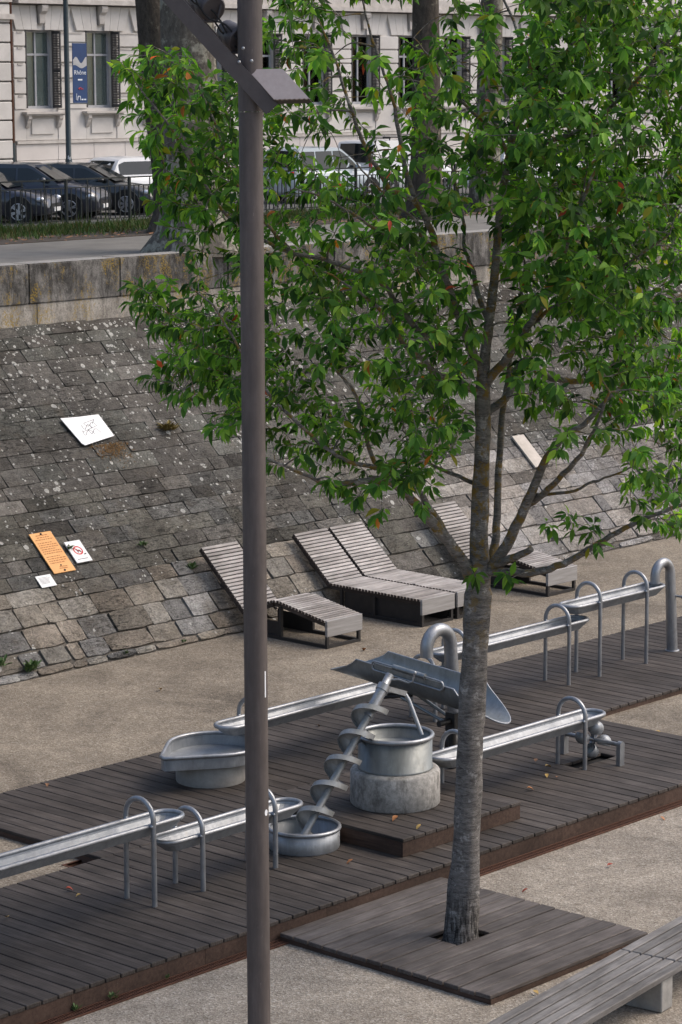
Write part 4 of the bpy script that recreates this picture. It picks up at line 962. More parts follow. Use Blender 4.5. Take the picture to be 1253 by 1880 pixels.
# ------------------------------------------------------------------ foreground cherry tree
DENS = 56.0
LIMBS=[
 [(0.03,0,-0.03,0.253),(0.04,0,0.21,0.208),(0.07,0,0.89,0.196),(0.1,0,1.7,0.177),(0.13,0,2.57,0.177),(0.17,0,3.56,0.177),(0.2,-0,4.28,0.177),(0.22,-0,4.61,0.164),(0.22,0,4.93,0.139),(0.24,0,5.51,0.129),(0.26,0,6.16,0.117),(0.25,0,6.67,0.107),(0.27,0,7.05,0.088),(0.31,0,7.43,0.073),(0.37,-0,7.93,0.066),(0.41,0,8.43,0.06),(0.45,0,8.87,0.057),(0.51,0,9.24,0.057),(0.57,0,9.55,0.051),(0.67,0,9.92,0.051),(0.78,0,10.35,0.044),(0.86,0,10.78,0.038),(0.93,0,11.32,0.032),(0.97,-0,11.81,0.022),(0.99,0,12.23,0.013)],
 [(0.31,0.05,4.47,0.063),(0.41,0.19,4.83,0.058),(0.45,0.34,5.26,0.052),(0.48,0.48,5.76,0.047),(0.53,0.62,6.33,0.041),(0.59,0.77,6.71,0.036),(0.65,0.91,7.08,0.03),(0.75,1.06,7.59,0.024),(0.82,1.2,8.1,0.019)],
 [(0.34,-0.05,4.55,0.082),(0.53,-0.19,4.9,0.074),(0.72,-0.34,5.34,0.066),(0.85,-0.48,5.71,0.058),(0.96,-0.63,5.99,0.051),(1.17,-0.77,6.29,0.043),(1.34,-0.91,6.4,0.035),(1.56,-1.06,6.67,0.027),(1.78,-1.2,6.93,0.019)],
 [(0.75,-0.1,5.33,0.051),(0.94,-0.46,5.55,0.044),(1.13,-0.82,5.83,0.037),(1.29,-1.18,6.1,0.03),(1.39,-1.54,6.42,0.023),(1.53,-1.9,6.89,0.016)],
 [(0.8,-0.3,5.51,0.025),(1.2,-0.45,5.55,0.021),(1.49,-0.6,5.7,0.017),(1.73,-0.75,5.81,0.013),(2.02,-0.9,5.96,0.009)],
 [(0.33,-0.05,4.56,0.063),(0.56,-0.22,4.58,0.058),(0.86,-0.39,4.61,0.052),(1.16,-0.56,4.74,0.047),(1.43,-0.73,4.93,0.041),(1.66,-0.89,5.12,0.036),(2.01,-1.06,5.34,0.03),(2.43,-1.23,5.54,0.024),(2.81,-1.4,5.72,0.019)],
 [(0.34,-0.05,4.62,0.063),(0.55,-0.27,4.74,0.054),(0.8,-0.5,4.9,0.044)],
 [(0.14,0,4.46,0.088),(-0.05,-0.18,4.8,0.08),(-0.31,-0.36,5.16,0.072),(-0.53,-0.53,5.44,0.063),(-0.73,-0.71,5.66,0.055),(-0.95,-0.89,5.78,0.046),(-1.26,-1.07,5.78,0.038),(-1.56,-1.24,5.78,0.029),(-1.8,-1.42,5.93,0.021),(-2.22,-1.6,6.13,0.013)],
 [(0.02,-0.1,4.66,0.057),(-0.21,-0.23,5.07,0.052),(-0.4,-0.37,5.41,0.048),(-0.56,-0.5,5.63,0.043),(-0.72,-0.63,5.74,0.039),(-0.94,-0.77,5.89,0.034),(-1.07,-0.9,6.1,0.029),(-1.16,-1.03,6.49,0.025),(-1.25,-1.17,6.81,0.02),(-1.44,-1.3,7.07,0.016)],
 [(-1.01,-1.1,5.94,0.032),(-1.26,-1.19,6.02,0.028),(-1.5,-1.27,6.15,0.025),(-1.8,-1.36,6.41,0.022),(-2.16,-1.44,6.79,0.019),(-2.51,-1.53,7.34,0.016),(-2.8,-1.61,7.83,0.013),(-3.03,-1.7,8.02,0.009)],
 [(0.21,0.1,5.56,0.032),(-0.09,0.3,5.66,0.027),(-0.34,0.5,5.76,0.021),(-0.47,0.7,5.93,0.016),(-0.66,0.9,6.1,0.011)],
 [(0.28,0.1,6.4,0.057),(0.54,0.24,6.57,0.054),(0.64,0.37,6.82,0.051),(0.78,0.51,6.99,0.047),(1.02,0.65,6.78,0.044),(1.42,0.78,6.7,0.041),(1.7,0.92,6.75,0.038),(1.93,1.05,6.9,0.035),(2.08,1.19,7.05,0.032),(2.32,1.33,7.36,0.028),(2.57,1.46,7.58,0.025),(3,1.6,7.8,0.022)],
 [(0.21,0,6.64,0.051),(0.01,-0.21,6.79,0.046),(-0.25,-0.43,6.91,0.041),(-0.51,-0.64,7.15,0.036),(-0.7,-0.85,7.33,0.031),(-0.86,-1.06,7.59,0.026),(-1.01,-1.27,7.8,0.021),(-1.25,-1.49,7.99,0.016),(-1.55,-1.7,8.19,0.011)],
 [(0.26,-0,6.86,0.063),(0.14,-0.09,7.12,0.06),(0.01,-0.17,7.45,0.056),(-0.11,-0.26,7.77,0.053),(-0.2,-0.34,8.05,0.05),(-0.32,-0.43,8.37,0.046),(-0.38,-0.51,8.59,0.043),(-0.51,-0.6,8.84,0.039),(-0.66,-0.69,8.97,0.036),(-0.85,-0.77,9.06,0.033),(-1,-0.86,9.31,0.029),(-1.15,-0.94,9.59,0.026),(-1.27,-1.03,9.91,0.023),(-1.39,-1.11,10.3,0.019),(-1.54,-1.2,10.71,0.016)],
 [(-0.53,-0.5,8.88,0.038),(-0.63,-0.46,9.14,0.034),(-0.68,-0.41,9.38,0.031),(-0.73,-0.37,9.69,0.027),(-0.81,-0.33,10.05,0.023),(-0.93,-0.29,10.42,0.02),(-1.05,-0.24,10.78,0.016),(-1.14,-0.2,11.14,0.013)],
 [(-0.31,-0.3,8.36,0.025),(-0.45,-0.6,8.47,0.022),(-0.58,-0.9,8.73,0.019),(-0.77,-1.2,8.87,0.016),(-0.95,-1.5,9.06,0.013),(-1.22,-1.8,9.37,0.009)],
 [(-0.11,-0.2,7.76,0.019),(-0.38,-0.5,7.73,0.013),(-0.57,-0.8,7.51,0.008)],
 [(-0.22,-0.3,8.05,0.032),(-0.51,-0.66,8.29,0.027),(-0.82,-1.02,8.5,0.023),(-1.19,-1.38,8.76,0.018),(-1.55,-1.74,8.99,0.014),(-1.89,-2.1,9.12,0.009)],
 [(-0.32,-0.5,7.23,0.041),(-0.57,-0.56,7.52,0.038),(-0.79,-0.62,7.8,0.036),(-0.94,-0.67,7.99,0.033),(-1.25,-0.73,8.15,0.031),(-1.55,-0.79,8.25,0.028),(-1.92,-0.85,8.34,0.025),(-2.28,-0.91,8.5,0.023),(-2.64,-0.97,8.75,0.02),(-2.94,-1.02,9.17,0.017),(-3.17,-1.08,9.59,0.015),(-3.46,-1.14,10.01,0.012),(-3.63,-1.2,10.24,0.009)],
 [(-1.92,-0.9,8.35,0.025),(-2.28,-0.84,8.74,0.022),(-2.58,-0.78,9.16,0.019),(-2.76,-0.72,9.7,0.016),(-2.94,-0.66,10.12,0.013),(-3.09,-0.6,10.48,0.009)],
 [(0.3,0,6.79,0.063),(0.48,-0.18,7.04,0.058),(0.6,-0.35,7.24,0.052),(0.73,-0.52,7.48,0.047),(0.88,-0.7,7.74,0.041),(1.01,-0.88,8.12,0.036),(1.14,-1.05,8.49,0.03),(1.27,-1.23,8.92,0.024),(1.43,-1.4,9.35,0.019)],
 [(0.74,-0.4,7.46,0.032),(0.97,-0.68,7.68,0.028),(1.25,-0.96,7.88,0.023),(1.58,-1.24,8.14,0.019),(1.85,-1.52,8.34,0.015),(2.17,-1.8,8.59,0.011)],
 [(0.28,0.1,7.04,0.044),(0.35,0.27,7.4,0.04),(0.23,0.44,7.71,0.035),(0.17,0.61,8.01,0.031),(0.08,0.79,8.26,0.026),(0.06,0.96,8.63,0.022),(-0.04,1.13,9.08,0.017),(-0.13,1.3,9.52,0.013)],
 [(0.41,0,8.43,0.035),(0.72,0.23,8.67,0.031),(0.98,0.47,8.97,0.027),(1.26,0.7,9.09,0.023),(1.66,0.93,9.33,0.019),(2.07,1.17,9.65,0.015),(2.48,1.4,10.03,0.011)],
 [(0.52,0,9.27,0.044),(0.66,-0.2,9.4,0.039),(0.95,-0.4,9.56,0.034),(1.36,-0.6,9.71,0.028),(1.66,-0.8,9.99,0.023),(2,-1,10.4,0.018),(2.27,-1.2,10.75,0.013)],
 [(0.54,-0,9.37,0.025),(0.43,0.23,9.67,0.021),(0.34,0.45,9.98,0.017),(0.32,0.68,10.35,0.013),(0.4,0.9,10.67,0.009)],
 [(0.57,0,9.55,0.028),(0.24,-0.22,9.77,0.024),(-0.02,-0.45,10.02,0.019),(-0.33,-0.67,10.41,0.014),(-0.58,-0.9,10.71,0.009)],
 [(0.67,0,9.92,0.032),(0.92,-0.15,10.23,0.027),(1.22,-0.3,10.65,0.022),(1.44,-0.45,11.13,0.017),(1.54,-0.6,11.6,0.013)],
 [(0.78,0,10.35,0.025),(0.63,0.17,10.78,0.02),(0.45,0.33,11.28,0.015),(0.34,0.5,11.77,0.009)],
 [(0.96,-0.6,8.96,0.019),(1.23,-0.7,8.78,0.015),(1.34,-0.8,9.15,0.011),(1.36,-0.9,9.45,0.008)],
]
LEAFZONES=[
 (1.1,[(-3.83,10.48),(-3.41,10.6),(-3.13,10.58),(-2.91,10.36),(-2.54,10.3),(-2.36,10.18),(-2.37,8.26),(-3.13,8.26),(-3.22,8.51),(-3.43,8.79),(-3.52,9.32),(-3.57,9.75),(-3.76,10.06)]),
 (0.52,[(-2.29,11.15),(-1.3,11.15),(-1.3,10.54),(-0.93,10.54),(-0.62,10.72),(-0.31,10.66),(-0.12,9.92),(-0.11,8.25),(-2.37,8.26),(-2.36,9.93)]),
 (0.54,[(-0.31,11.15),(0.68,11.14),(0.7,8.25),(-0.3,8.25)]),
 (1.5,[(0.68,11.51),(2.96,11.5),(3.03,8.17),(0.58,8.18)]),
 (1,[(-3.78,7.98),(-3.44,8.01),(-3.16,7.82),(-3.07,8.07),(-2.81,8.26),(-2.37,8.26),(-2.39,6.55),(-2.68,6.36),(-2.83,6.55),(-3.27,6.74),(-3.46,6.87),(-3.52,7.19),(-3.67,7.57)]),
 (0.8,[(-2.37,8.26),(0.08,8.25),(0.08,6.8),(-0.3,5.71),(-0.93,5.58),(-1.44,5.71),(-1.82,5.84),(-2.2,6.17),(-2.39,6.55)]),
 (1.05,[(0.52,8.18),(3.03,8.17),(3.07,6.15),(2.49,6.4),(1.54,6.22),(0.97,6.15),(0.65,6.41),(0.52,7.17)]),
 (0.6,[(1.8,6.28),(3.07,6.27),(3.09,5.12),(2.26,5.18),(1.74,5.51)]),
 (0.7,[(-2.28,12.12),(2.15,12.1),(2.96,11.5),(-2.29,11.15)]),
]
LEAFSPOTS=[(1.21,-1,5.29),(1.43,-1,5.2),(1,-1,5.24),(2.14,-1.2,5.35),(2.33,-1.2,5.27),(0.14,-0.4,4.57),(0.56,-0.5,4.56),(1.46,-1,5.04),(-3.67,-1.1,10.33),(-3.56,-1.1,10.24),(-3.4,-1.1,10.13),(-3.16,-1,10.42),(-3.57,-1.5,8),(-3.44,-1.5,7.82),(-3.29,-1.5,7.73),(-2.67,-1.6,6.48),(-3.36,-1.5,6.98),(-3.12,-1.5,6.89),(-3.48,-1.3,7.93),(-3.2,-1.5,7.58),(-2.13,-1.5,6.06),(-1.5,-1.6,5.89),(-0.71,-1.2,5.83)]

TB = np.array((23.05, 19.40, -.26)); tu = np.array(U_); tw = np.array(W_)
def tl(u, w, z): return TB+tu*u+tw*w+np.array((0, 0, z))
tree = thing('cherry_tree', 'young leafy green tree with lichened trunk in the foreground', 'tree', TB)
def smooth_path(pts, sub=4):
    p = np.array(pts, float); out = []
    for i in range(len(p)-1):
        p0, p1, p2, p3 = p[max(i-1, 0)], p[i], p[i+1], p[min(i+2, len(p)-1)]
        for k in range(sub):
            t_ = k/sub; out.append(.5*((2*p1)+(-p0+p2)*t_+(2*p0-5*p1+4*p2-p3)*t_*t_+(-p0+3*p1-3*p2+p3)*t_**3))
    out.append(p[-1]); return np.array(out)
NODES = []
for li, lm in enumerate(LIMBS):
    sp_ = smooth_path(lm, 6 if li == 0 else 4); pw_ = [tl(*q[:3]) for q in sp_]; rr = [max(.006, q[3]*(.88 if q[2] < 4.3 else .76)) for q in sp_] if li == 0 else [max(.006, q[3]*.88) for q in sp_]
    n = 20 if li == 0 else 9
    mb = MB()
    if li:
        pw_ = [p+rng.normal(0, .006, 3) for p in pw_]
        mb.tube(pw_, rr, n)
    else:
        rings = []
        for i, (p, r_) in enumerate(zip(pw_, rr)):
            h = p[2]-TB[2]; q = []
            for k in range(n):
                a = 2*math.pi*k/n; fl = 1+.05*math.sin(3*a+h*1.3)+.04*math.sin(7*a-h*2.1)
                if h < 1.0: fl += (1-h)*.16*math.sin(9*a+1)
                fl += .05*math.sin(h*5.3+2*a)+.03*math.sin(h*13.1+5*a)+.05*math.sin(h*2.1+a)
                q.append((p[0]+r_*fl*math.cos(a), p[1]+r_*fl*math.sin(a), p[2]))
            rings.append(q)
        mb.strip(rings)
    part(mb, 'trunk' if li == 0 else 'branch', 'cherry_bark', tree)
    for p, r_ in zip(pw_[::2], rr[::2]):
        if p[2]-TB[2] > 4.6: NODES.append((p, r_))
NP = np.array([p for p, _ in NODES]); NR = [r_ for _, r_ in NODES]
def inside(poly, x, y):
    c = False; j = len(poly)-1
    for i in range(len(poly)):
        if (poly[i][1] > y) != (poly[j][1] > y) and x < (poly[j][0]-poly[i][0])*(y-poly[i][1])/(poly[j][1]-poly[i][1])+poly[i][0]: c = not c
        j = i
    return c
spots = [tl(*q) for q in LEAFSPOTS]
for dens, poly in LEAFZONES:
    us = [p[0] for p in poly]; zs = [p[1] for p in poly]; area = abs(sum(poly[i-1][0]*poly[i][1]-poly[i][0]*poly[i-1][1] for i in range(len(poly))))/2
    want = int(dens*area*DENS); got = 0; mine = []; tries = 0
    while got < want and tries < want*60:
        tries += 1
        u = rng.uniform(min(us), max(us)); z = rng.uniform(min(zs), max(zs))
        if not inside(poly, u, z): continue
        rad = 1-((u-.1)/4.1)**2
        wm = 2.4*math.sqrt(max(.05, rad)); w = rng.uniform(-wm, wm*.8)
        clump = math.sin(u*2.3+1.1+.7*math.sin(z*1.1))*math.sin(z*2.05+.4+.8*math.sin(u*1.3+w))*.5+math.sin(u*4.1+w*1.7)*math.sin(z*3.7-w)*.35
        if rng.random() > .62+.9*clump: continue
        if any((u-a)**2+(z-b_)**2+.15*(w-c)**2 < .022 for a, b_, c in mine): continue
        mine.append((u, z, w)); spots.append(tl(u, w, z)); got += 1
spots = np.array(spots)
dist0 = np.array([np.min(np.linalg.norm(NP-p, axis=1)) for p in spots]); order = np.argsort(dist0)
twigs = MB(); items = []
nodes_p = list(NP); nodes_r = list(NR)
axis_u = tl(.3, 0, 0)
for idx in order:
    p = spots[idx]; A = np.array(nodes_p); d = np.linalg.norm(A-p, axis=1)+.35*np.maximum(0, A[:, 2]-p[2])
    j = int(np.argmin(d)); q = A[j]; L_ = np.linalg.norm(p-q)
    out = p-np.array((axis_u[0], axis_u[1], p[2]-.6)); out /= max(1e-6, np.linalg.norm(out))
    if L_ > .04:
        r0 = min(nodes_r[j]*.75, .010+.012*L_)
        mid = (p+q)/2+np.array((0, 0, .06*L_))+rng.normal(0, .05*L_, 3)
        path = smooth_path(np.array([q, mid, p]), 4); n = len(path)
        twigs.tube(path, [r0+(.005-r0)*i/(n-1) for i in range(n)], 5, caps=False)
        for i in range(2, n, 2): nodes_p.append(path[i]); nodes_r.append(max(.006, r0+(.005-r0)*i/(n-1)))
        dirv = p-path[-3]; dirv = dirv/np.linalg.norm(dirv)*.6+out*.6+np.array((0, 0, .15))
    else: dirv = out
    dirv /= np.linalg.norm(dirv)
    nl = rng.integers(10, 20); bright = rng.normal(0, .30)  # bright: lit and dim clusters, put into the leaf colour
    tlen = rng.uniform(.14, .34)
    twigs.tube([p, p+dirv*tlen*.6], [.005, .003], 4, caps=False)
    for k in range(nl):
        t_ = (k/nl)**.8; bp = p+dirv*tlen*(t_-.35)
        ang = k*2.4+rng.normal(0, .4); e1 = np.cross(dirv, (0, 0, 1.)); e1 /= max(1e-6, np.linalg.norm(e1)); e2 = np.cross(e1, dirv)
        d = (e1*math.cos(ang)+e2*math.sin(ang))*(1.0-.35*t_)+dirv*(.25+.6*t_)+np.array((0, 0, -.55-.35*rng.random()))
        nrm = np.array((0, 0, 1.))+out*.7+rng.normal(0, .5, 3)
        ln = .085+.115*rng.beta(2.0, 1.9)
        col = leaf_col(); cb_ = max(.35, 1+bright)*(1+.45*t_-.15); col = tuple(max(.004, c*cb_) for c in col)  # light painted in: skyward tips brighter, inner leaves darker
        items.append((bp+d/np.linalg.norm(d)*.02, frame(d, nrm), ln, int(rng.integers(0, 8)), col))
tag(part(twigs, 'twigs', 'cherry_bark', tree), kind='stuff')
camv = np.array((0, 0, 10.))
items.sort(key=lambda it: np.linalg.norm(it[0]-camv)/it[2])
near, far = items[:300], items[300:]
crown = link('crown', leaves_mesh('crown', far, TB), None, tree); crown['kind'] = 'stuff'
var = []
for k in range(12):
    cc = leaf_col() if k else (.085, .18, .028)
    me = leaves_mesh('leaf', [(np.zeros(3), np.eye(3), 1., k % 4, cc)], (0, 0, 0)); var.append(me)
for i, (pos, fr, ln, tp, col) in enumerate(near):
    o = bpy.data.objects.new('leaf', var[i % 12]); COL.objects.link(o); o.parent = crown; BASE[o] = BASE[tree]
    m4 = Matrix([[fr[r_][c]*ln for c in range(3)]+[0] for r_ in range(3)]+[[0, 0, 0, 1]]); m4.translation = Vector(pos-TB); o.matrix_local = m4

# ------------------------------------------------------------------ fallen leaves and litter
def fallen(label, x, y, z, mat, size=.10):
    mb = MB(); v, f = TPL[random.randrange(4)]; a = random.uniform(0, 6.28); ca, sa = math.cos(a), math.sin(a)
    vs_ = [(x+size*.8*(p[0]*ca-p[1]*1.5*sa), y+size*.8*(p[0]*sa+p[1]*1.5*ca), z+.008+size*(.32+p[2])) for p in v]
    mb.add(vs_, f, True); mb.add([(q[0], q[1], q[2]-.004) for q in vs_], [g_[::-1] for g_ in f], True)
    single(mb, 'fallen_leaf', mat, (x, y, z), label, 'leaf', 'fallen leaves')
random.seed(11)
fallen('red fallen leaf on the deck below the left-edge trough', 20.66, 23.81, .002, 'red_leaf', .12)
fallen('small yellow fallen leaf beside the red leaf on the left deck', 20.64, 23.50, .002, 'yellow_leaf', .09)
fallen('yellow fallen leaf on the deck at the left picture edge', 19.45, 23.48, .002, 'yellow_leaf', .11)
fallen('dull red fallen leaf on the far left corner of the deck', 23.75, 27.72, .002, 'brown_leaf', .10)
fallen('yellow fallen leaf on the gravel left of the lamp post', 29.2, 31.16, GZ_R, 'yellow_leaf', .15)
fallen('yellow brown fallen leaf on the gravel in front of the leftmost lounger', 33.81, 30.69, GZ_R, 'orange_leaf', .17)
fallen('brown fallen leaf on the deck left of the cup turbine', 29.5, 23.35, .002, 'brown_leaf', .13)
fallen('pale yellow fallen leaf at the foot of the stand by the cup turbine', 29.25, 22.98, .002, 'yellow_leaf', .14)
fallen('yellow fallen leaf on the deck in front of the low front trough', 28.95, 22.72, .002, 'yellow_leaf', .11)
fallen('small orange fallen leaf next to the yellow one on the right deck', 28.93, 22.52, .002, 'orange_leaf', .08)
fallen('orange brown fallen leaf on the deck between step and cup turbine', 28.16, 22.45, .002, 'orange_leaf', .13)
fallen('pale fallen leaf on the gravel beyond the right deck edge', 32.47, 23.32, GZ_R, 'yellow_leaf', .11)
fallen('brown fallen leaf on the deck in front of the step', 23.96, 21.96, .002, 'orange_leaf', .13)
fallen('orange fallen leaf at the foot of the concrete drum', 25.18, 22.27, .252, 'orange_leaf', .15)
fallen('tan fallen leaf on the front board edge of the step', 25.11, 21.80, .252, 'yellow_leaf', .12)
fallen('bright red fallen leaf on the paving above the bench', 26.75, 19.87, GZ_F, 'red_leaf', .12)
fallen('red fallen leaf on the paving close to the tree platform', 25.16, 20.03, GZ_F, 'red_leaf', .11)
fallen('green yellow fallen leaf between tree platform and bench', 22.25, 17.62, GZ_F, 'yellow_leaf', .12)
fallen('orange fallen leaf on the paving near the drain at right', 28.99, 20.72, GZ_F, 'orange_leaf', .11)
fallen('brown red fallen leaf on the rear deck behind the screw', 28.86, 27.21, .002, 'brown_leaf', .10)

# weeds
def weed(label, base, h, n, mat='weed_green', spread=1., nrm=None):
    its = MB(); b = Vector(base)
    for k in range(n):
        a = random.uniform(0, 6.28); ln = h*random.uniform(.5, 1.); d = Vector((math.cos(a)*spread*random.uniform(.2, 1), math.sin(a)*spread*random.uniform(.2, 1), random.uniform(.4, 1.))).normalized()
        s_ = d.cross(Vector((0, 0, 1))).normalized()*ln*.16; p0 = b+Vector((random.uniform(-.4, .4)*h*spread, random.uniform(-.15, .15)*h, random.uniform(0, .3)*h)); m_ = p0+d*ln*.55; e = p0+d*ln+Vector((0, 0, -.2*ln))
        its.add([p0, m_-s_, e, m_+s_], [(0, 1, 2), (0, 2, 3)])
    single(its, 'weed', mat, base, label, 'weed', 'small weeds')
weed('bushy green weed at the foot of the slope, left edge', on(28.45, .12, .02), .26, 46)
weed('small green weed at the extreme left edge of the slope foot', on(27.95, .35, .02), .22, 24)
weed('tiny green weed at the slope foot left of the lamp post', on(30.6, .06, .02), .12, 16)
weed('low green weed where slope meets gravel beside the leftmost lounger', on(32.0, .04, .02), .1, 12)
weed('green weed growing in the slope by the leftmost lounger back', on(33.3, 1.55, .02), .2, 26)
weed('green weed in a joint of the slope right of the white sign', on(32.55, 2.25, .02), .16, 20)
weed('trailing green weed at the edge of the white prohibition sign', on(30.86, 2.45, .04), .14, 20)
weed('yellow green grass tuft on the slope right of the graffiti sheet', on(35.03, 4.83, .02), .24, 90, 'moss', 1.4)
mm_ = MB()
for k in range(520):
    x_, s_ = random.gauss(33.35, .20), 4.72-abs(random.gauss(0, .20)); h_ = random.uniform(.02, .07); a_ = random.uniform(0, 6.28); p0 = on(x_, s_, .015)
    d_ = (en*random.uniform(.3, 1)+Vector((math.cos(a_), 0, 0))+es*math.sin(a_)).normalized(); q_ = d_.cross(en).normalized()*.010
    mm_.add([p0-q_, p0+q_, p0+d_*h_], [(0, 1, 2)])
single(mm_, 'moss_patch', 'dry_moss', on(33.35, 4.6, .015), 'brown dry moss patch on the stones below the graffiti sheet', 'moss', kind='stuff')
weed('small green weed in the drain below the front deck, left', (18.36, 21.02, GZ_F+.02), .11, 16)
weed('small green weed by the drain under the left stands', (18.9, 21.0, GZ_F+.02), .12, 14)
weed('small green weed in the drain just left of the lamp post', (19.75, 21.02, GZ_F+.02), .08, 10)

# ------------------------------------------------------------------ street side: fence, verge grass
FY, FZ = 48.4, 6.41
fence = thing('iron_fence', 'dark green iron railing along the grass verge in front of the cars', 'fence', (50, FY, FZ))
FX0, FX1, FS = 36.2, 84.0, 2.1
post_me = box_mesh('post', .07, .07, 1.24, 'iron_paint', .008); pick_me = box_mesh('picket', .022, .022, .80, 'iron_paint', 0)
k = 0; xp = FX0
pick_x = []
while xp < FX1:
    inst('post', post_me, fence, (xp, FY, FZ+.60))
    for j in range(1, 13): pick_x.append(xp+FS*j/13)
    xp += FS
for x in pick_x[:286]: inst('picket', pick_me, fence, (x, FY, FZ+.60))
for z, h in ((1.20, .035), (1.0, .022), (.20, .022), (.07, .022)):
    part(MB().box((FX0, FY-.018, FZ+z-h/2), (FX1, FY+.018, FZ+z+h/2)), 'rail', 'iron_paint', fence)
strut_me = box_mesh('upright', .022, .022, 1.19, 'iron_paint', 0)
xp = FX0+FS/3
while xp < FX1:
    inst('upright', strut_me, fence, (xp, FY+.001, FZ+.60)); inst('upright', strut_me, fence, (xp+FS/3, FY+.001, FZ+.60)); xp += FS
gr = MB(); random.seed(3)
for k in range(30000):
    x = random.uniform(35, 66); y = random.gauss(47.7, .75)
    if not 45.35 < y < 49.1: continue
    if random.random() > .5+.5*math.sin(x*1.7)*math.sin(x*.6+1) and random.random() < .35: continue
    h = random.uniform(.06, .21)*(1.25 if y > 47.2 else .7)*(1.9 if random.random() < .05 else 1); a = random.uniform(0, 6.28); lx, ly = math.cos(a), math.sin(a); w = .016
    r_ = random.random(); c = (.12, .10, .045) if r_ < .30 else random.choice(((.05, .095, .022), (.07, .125, .032), (.04, .075, .018)))
    gr.add([(x-w*ly, y+w*lx, FZ), (x+w*ly, y-w*lx, FZ), (x+lx*h*.5, y+ly*h*.5, FZ+h)], [(0, 1, 2)], col=c)
single(gr, 'grass', 'grass_blade', (50, 47, FZ), 'green grass and dry stalks on the verge below the railing', 'grass', kind='stuff')
lit = MB()
for k in range(500):
    x = random.uniform(35, 62); y = random.gauss(45.5, .45); s_ = random.uniform(.03, .08); a = random.uniform(0, 6.28)
    z = 6.418 if y < 45.0 else 6.432
    lit.add([(x+s_*math.cos(a+q), y+s_*math.sin(a+q)*.7, z+random.uniform(0, .03)) for q in (0, 1.6, 3.1, 4.7)], [(0, 1, 2, 3)])
single(lit, 'leaf_litter', 'brown_leaf', (50, 45.4, 6.42), 'scattered brown leaf litter along the edge of the grass verge', 'leaf litter', kind='stuff')

# ------------------------------------------------------------------ plane trees
def plane_tree(label, base, r0, lean, h, mat, seed, fork=(), dens=700):
    random.seed(seed); t_ = thing('plane_tree', label, 'tree', base, 'plane trees on the promenade'); b = Vector(base)
    n = 22; rings = []; H = 14
    for i in range(H+1):
        q = i/H; z = h*q; ctr = b+Vector((lean[0]*q, lean[1]*q, z)); rr = r0*(1-.28*q)+r0*.55*math.exp(-z/.45)
        rings.append([(ctr.x+rr*(1+.06*math.sin(3*a+seed+z*.8)+.05*math.sin(5*a-z)+.20*math.exp(-z/.4)*math.sin(5*a+seed))*math.cos(a), ctr.y+rr*(1+.06*math.sin(3*a+seed+z*.8)+.20*math.exp(-z/.4)*math.sin(5*a+seed))*math.sin(a), ctr.z-.05) for a in (2*math.pi*k/n for k in range(n))])
    mb = MB(); mb.strip(rings); part(mb, 'trunk', mat, t_)
    top = b+Vector((lean[0], lean[1], h)); its = []
    for k in range(7):
        a = 2*math.pi*k/7+seed; d = Vector((math.cos(a)*.75, math.sin(a)*.75, 1)).normalized(); L_ = random.uniform(3.5, 5.5)
        e = top+d*L_; mid = top+d*L_*.5+Vector((0, 0, .5)); part(MB().tube([top-d*.35, mid, e], [r0*.38, r0*.25, r0*.08], 10), 'limb', mat, t_)
        for j in range(dens//7):
            p = np.array(top+d*L_*random.uniform(.45, 1.15))+np.array([random.gauss(0, 1.2), random.gauss(0, 1.2), random.gauss(.3, .9)])
            if p[2] < 13.2: p[2] = 13.2+random.random()
            dd = np.array([random.gauss(0, 1), random.gauss(0, 1), random.gauss(-.5, .5)])
            c = random.choice(GREENS[:4]); its.append((p, frame(dd, np.array((random.gauss(0, .5), random.gauss(0, .5), 1.))), random.uniform(.4, .7), random.randrange(4), c))
    c_ = link('crown', leaves_mesh('crown', its, b), None, t_); c_['kind'] = 'stuff'
    return t_
plane_tree('thick pale patchy plane trunk standing at the coping left of the lamp post', (38.75, 40.05, 6.38), .68, (-.1, .05), 7.0, 'plane_bark', 2)
plane_tree('dark plane trunk at the grass verge left of the pale trunk', (43.55, 45.4, 6.38), .56, (-.9, .3), 7.6, 'plane_bark_dark', 5)
plane_tree('dark slim plane trunk seen through the tree crown in the upper middle', (52.0, 45.0, 6.38), .42, (.1, .1), 8.0, 'plane_bark_dark', 8)
plane_tree('grey plane trunk behind the upper part of the tree stem', (55.6, 46.0, 6.38), .38, (.2, -.2), 8.0, 'plane_bark', 9)

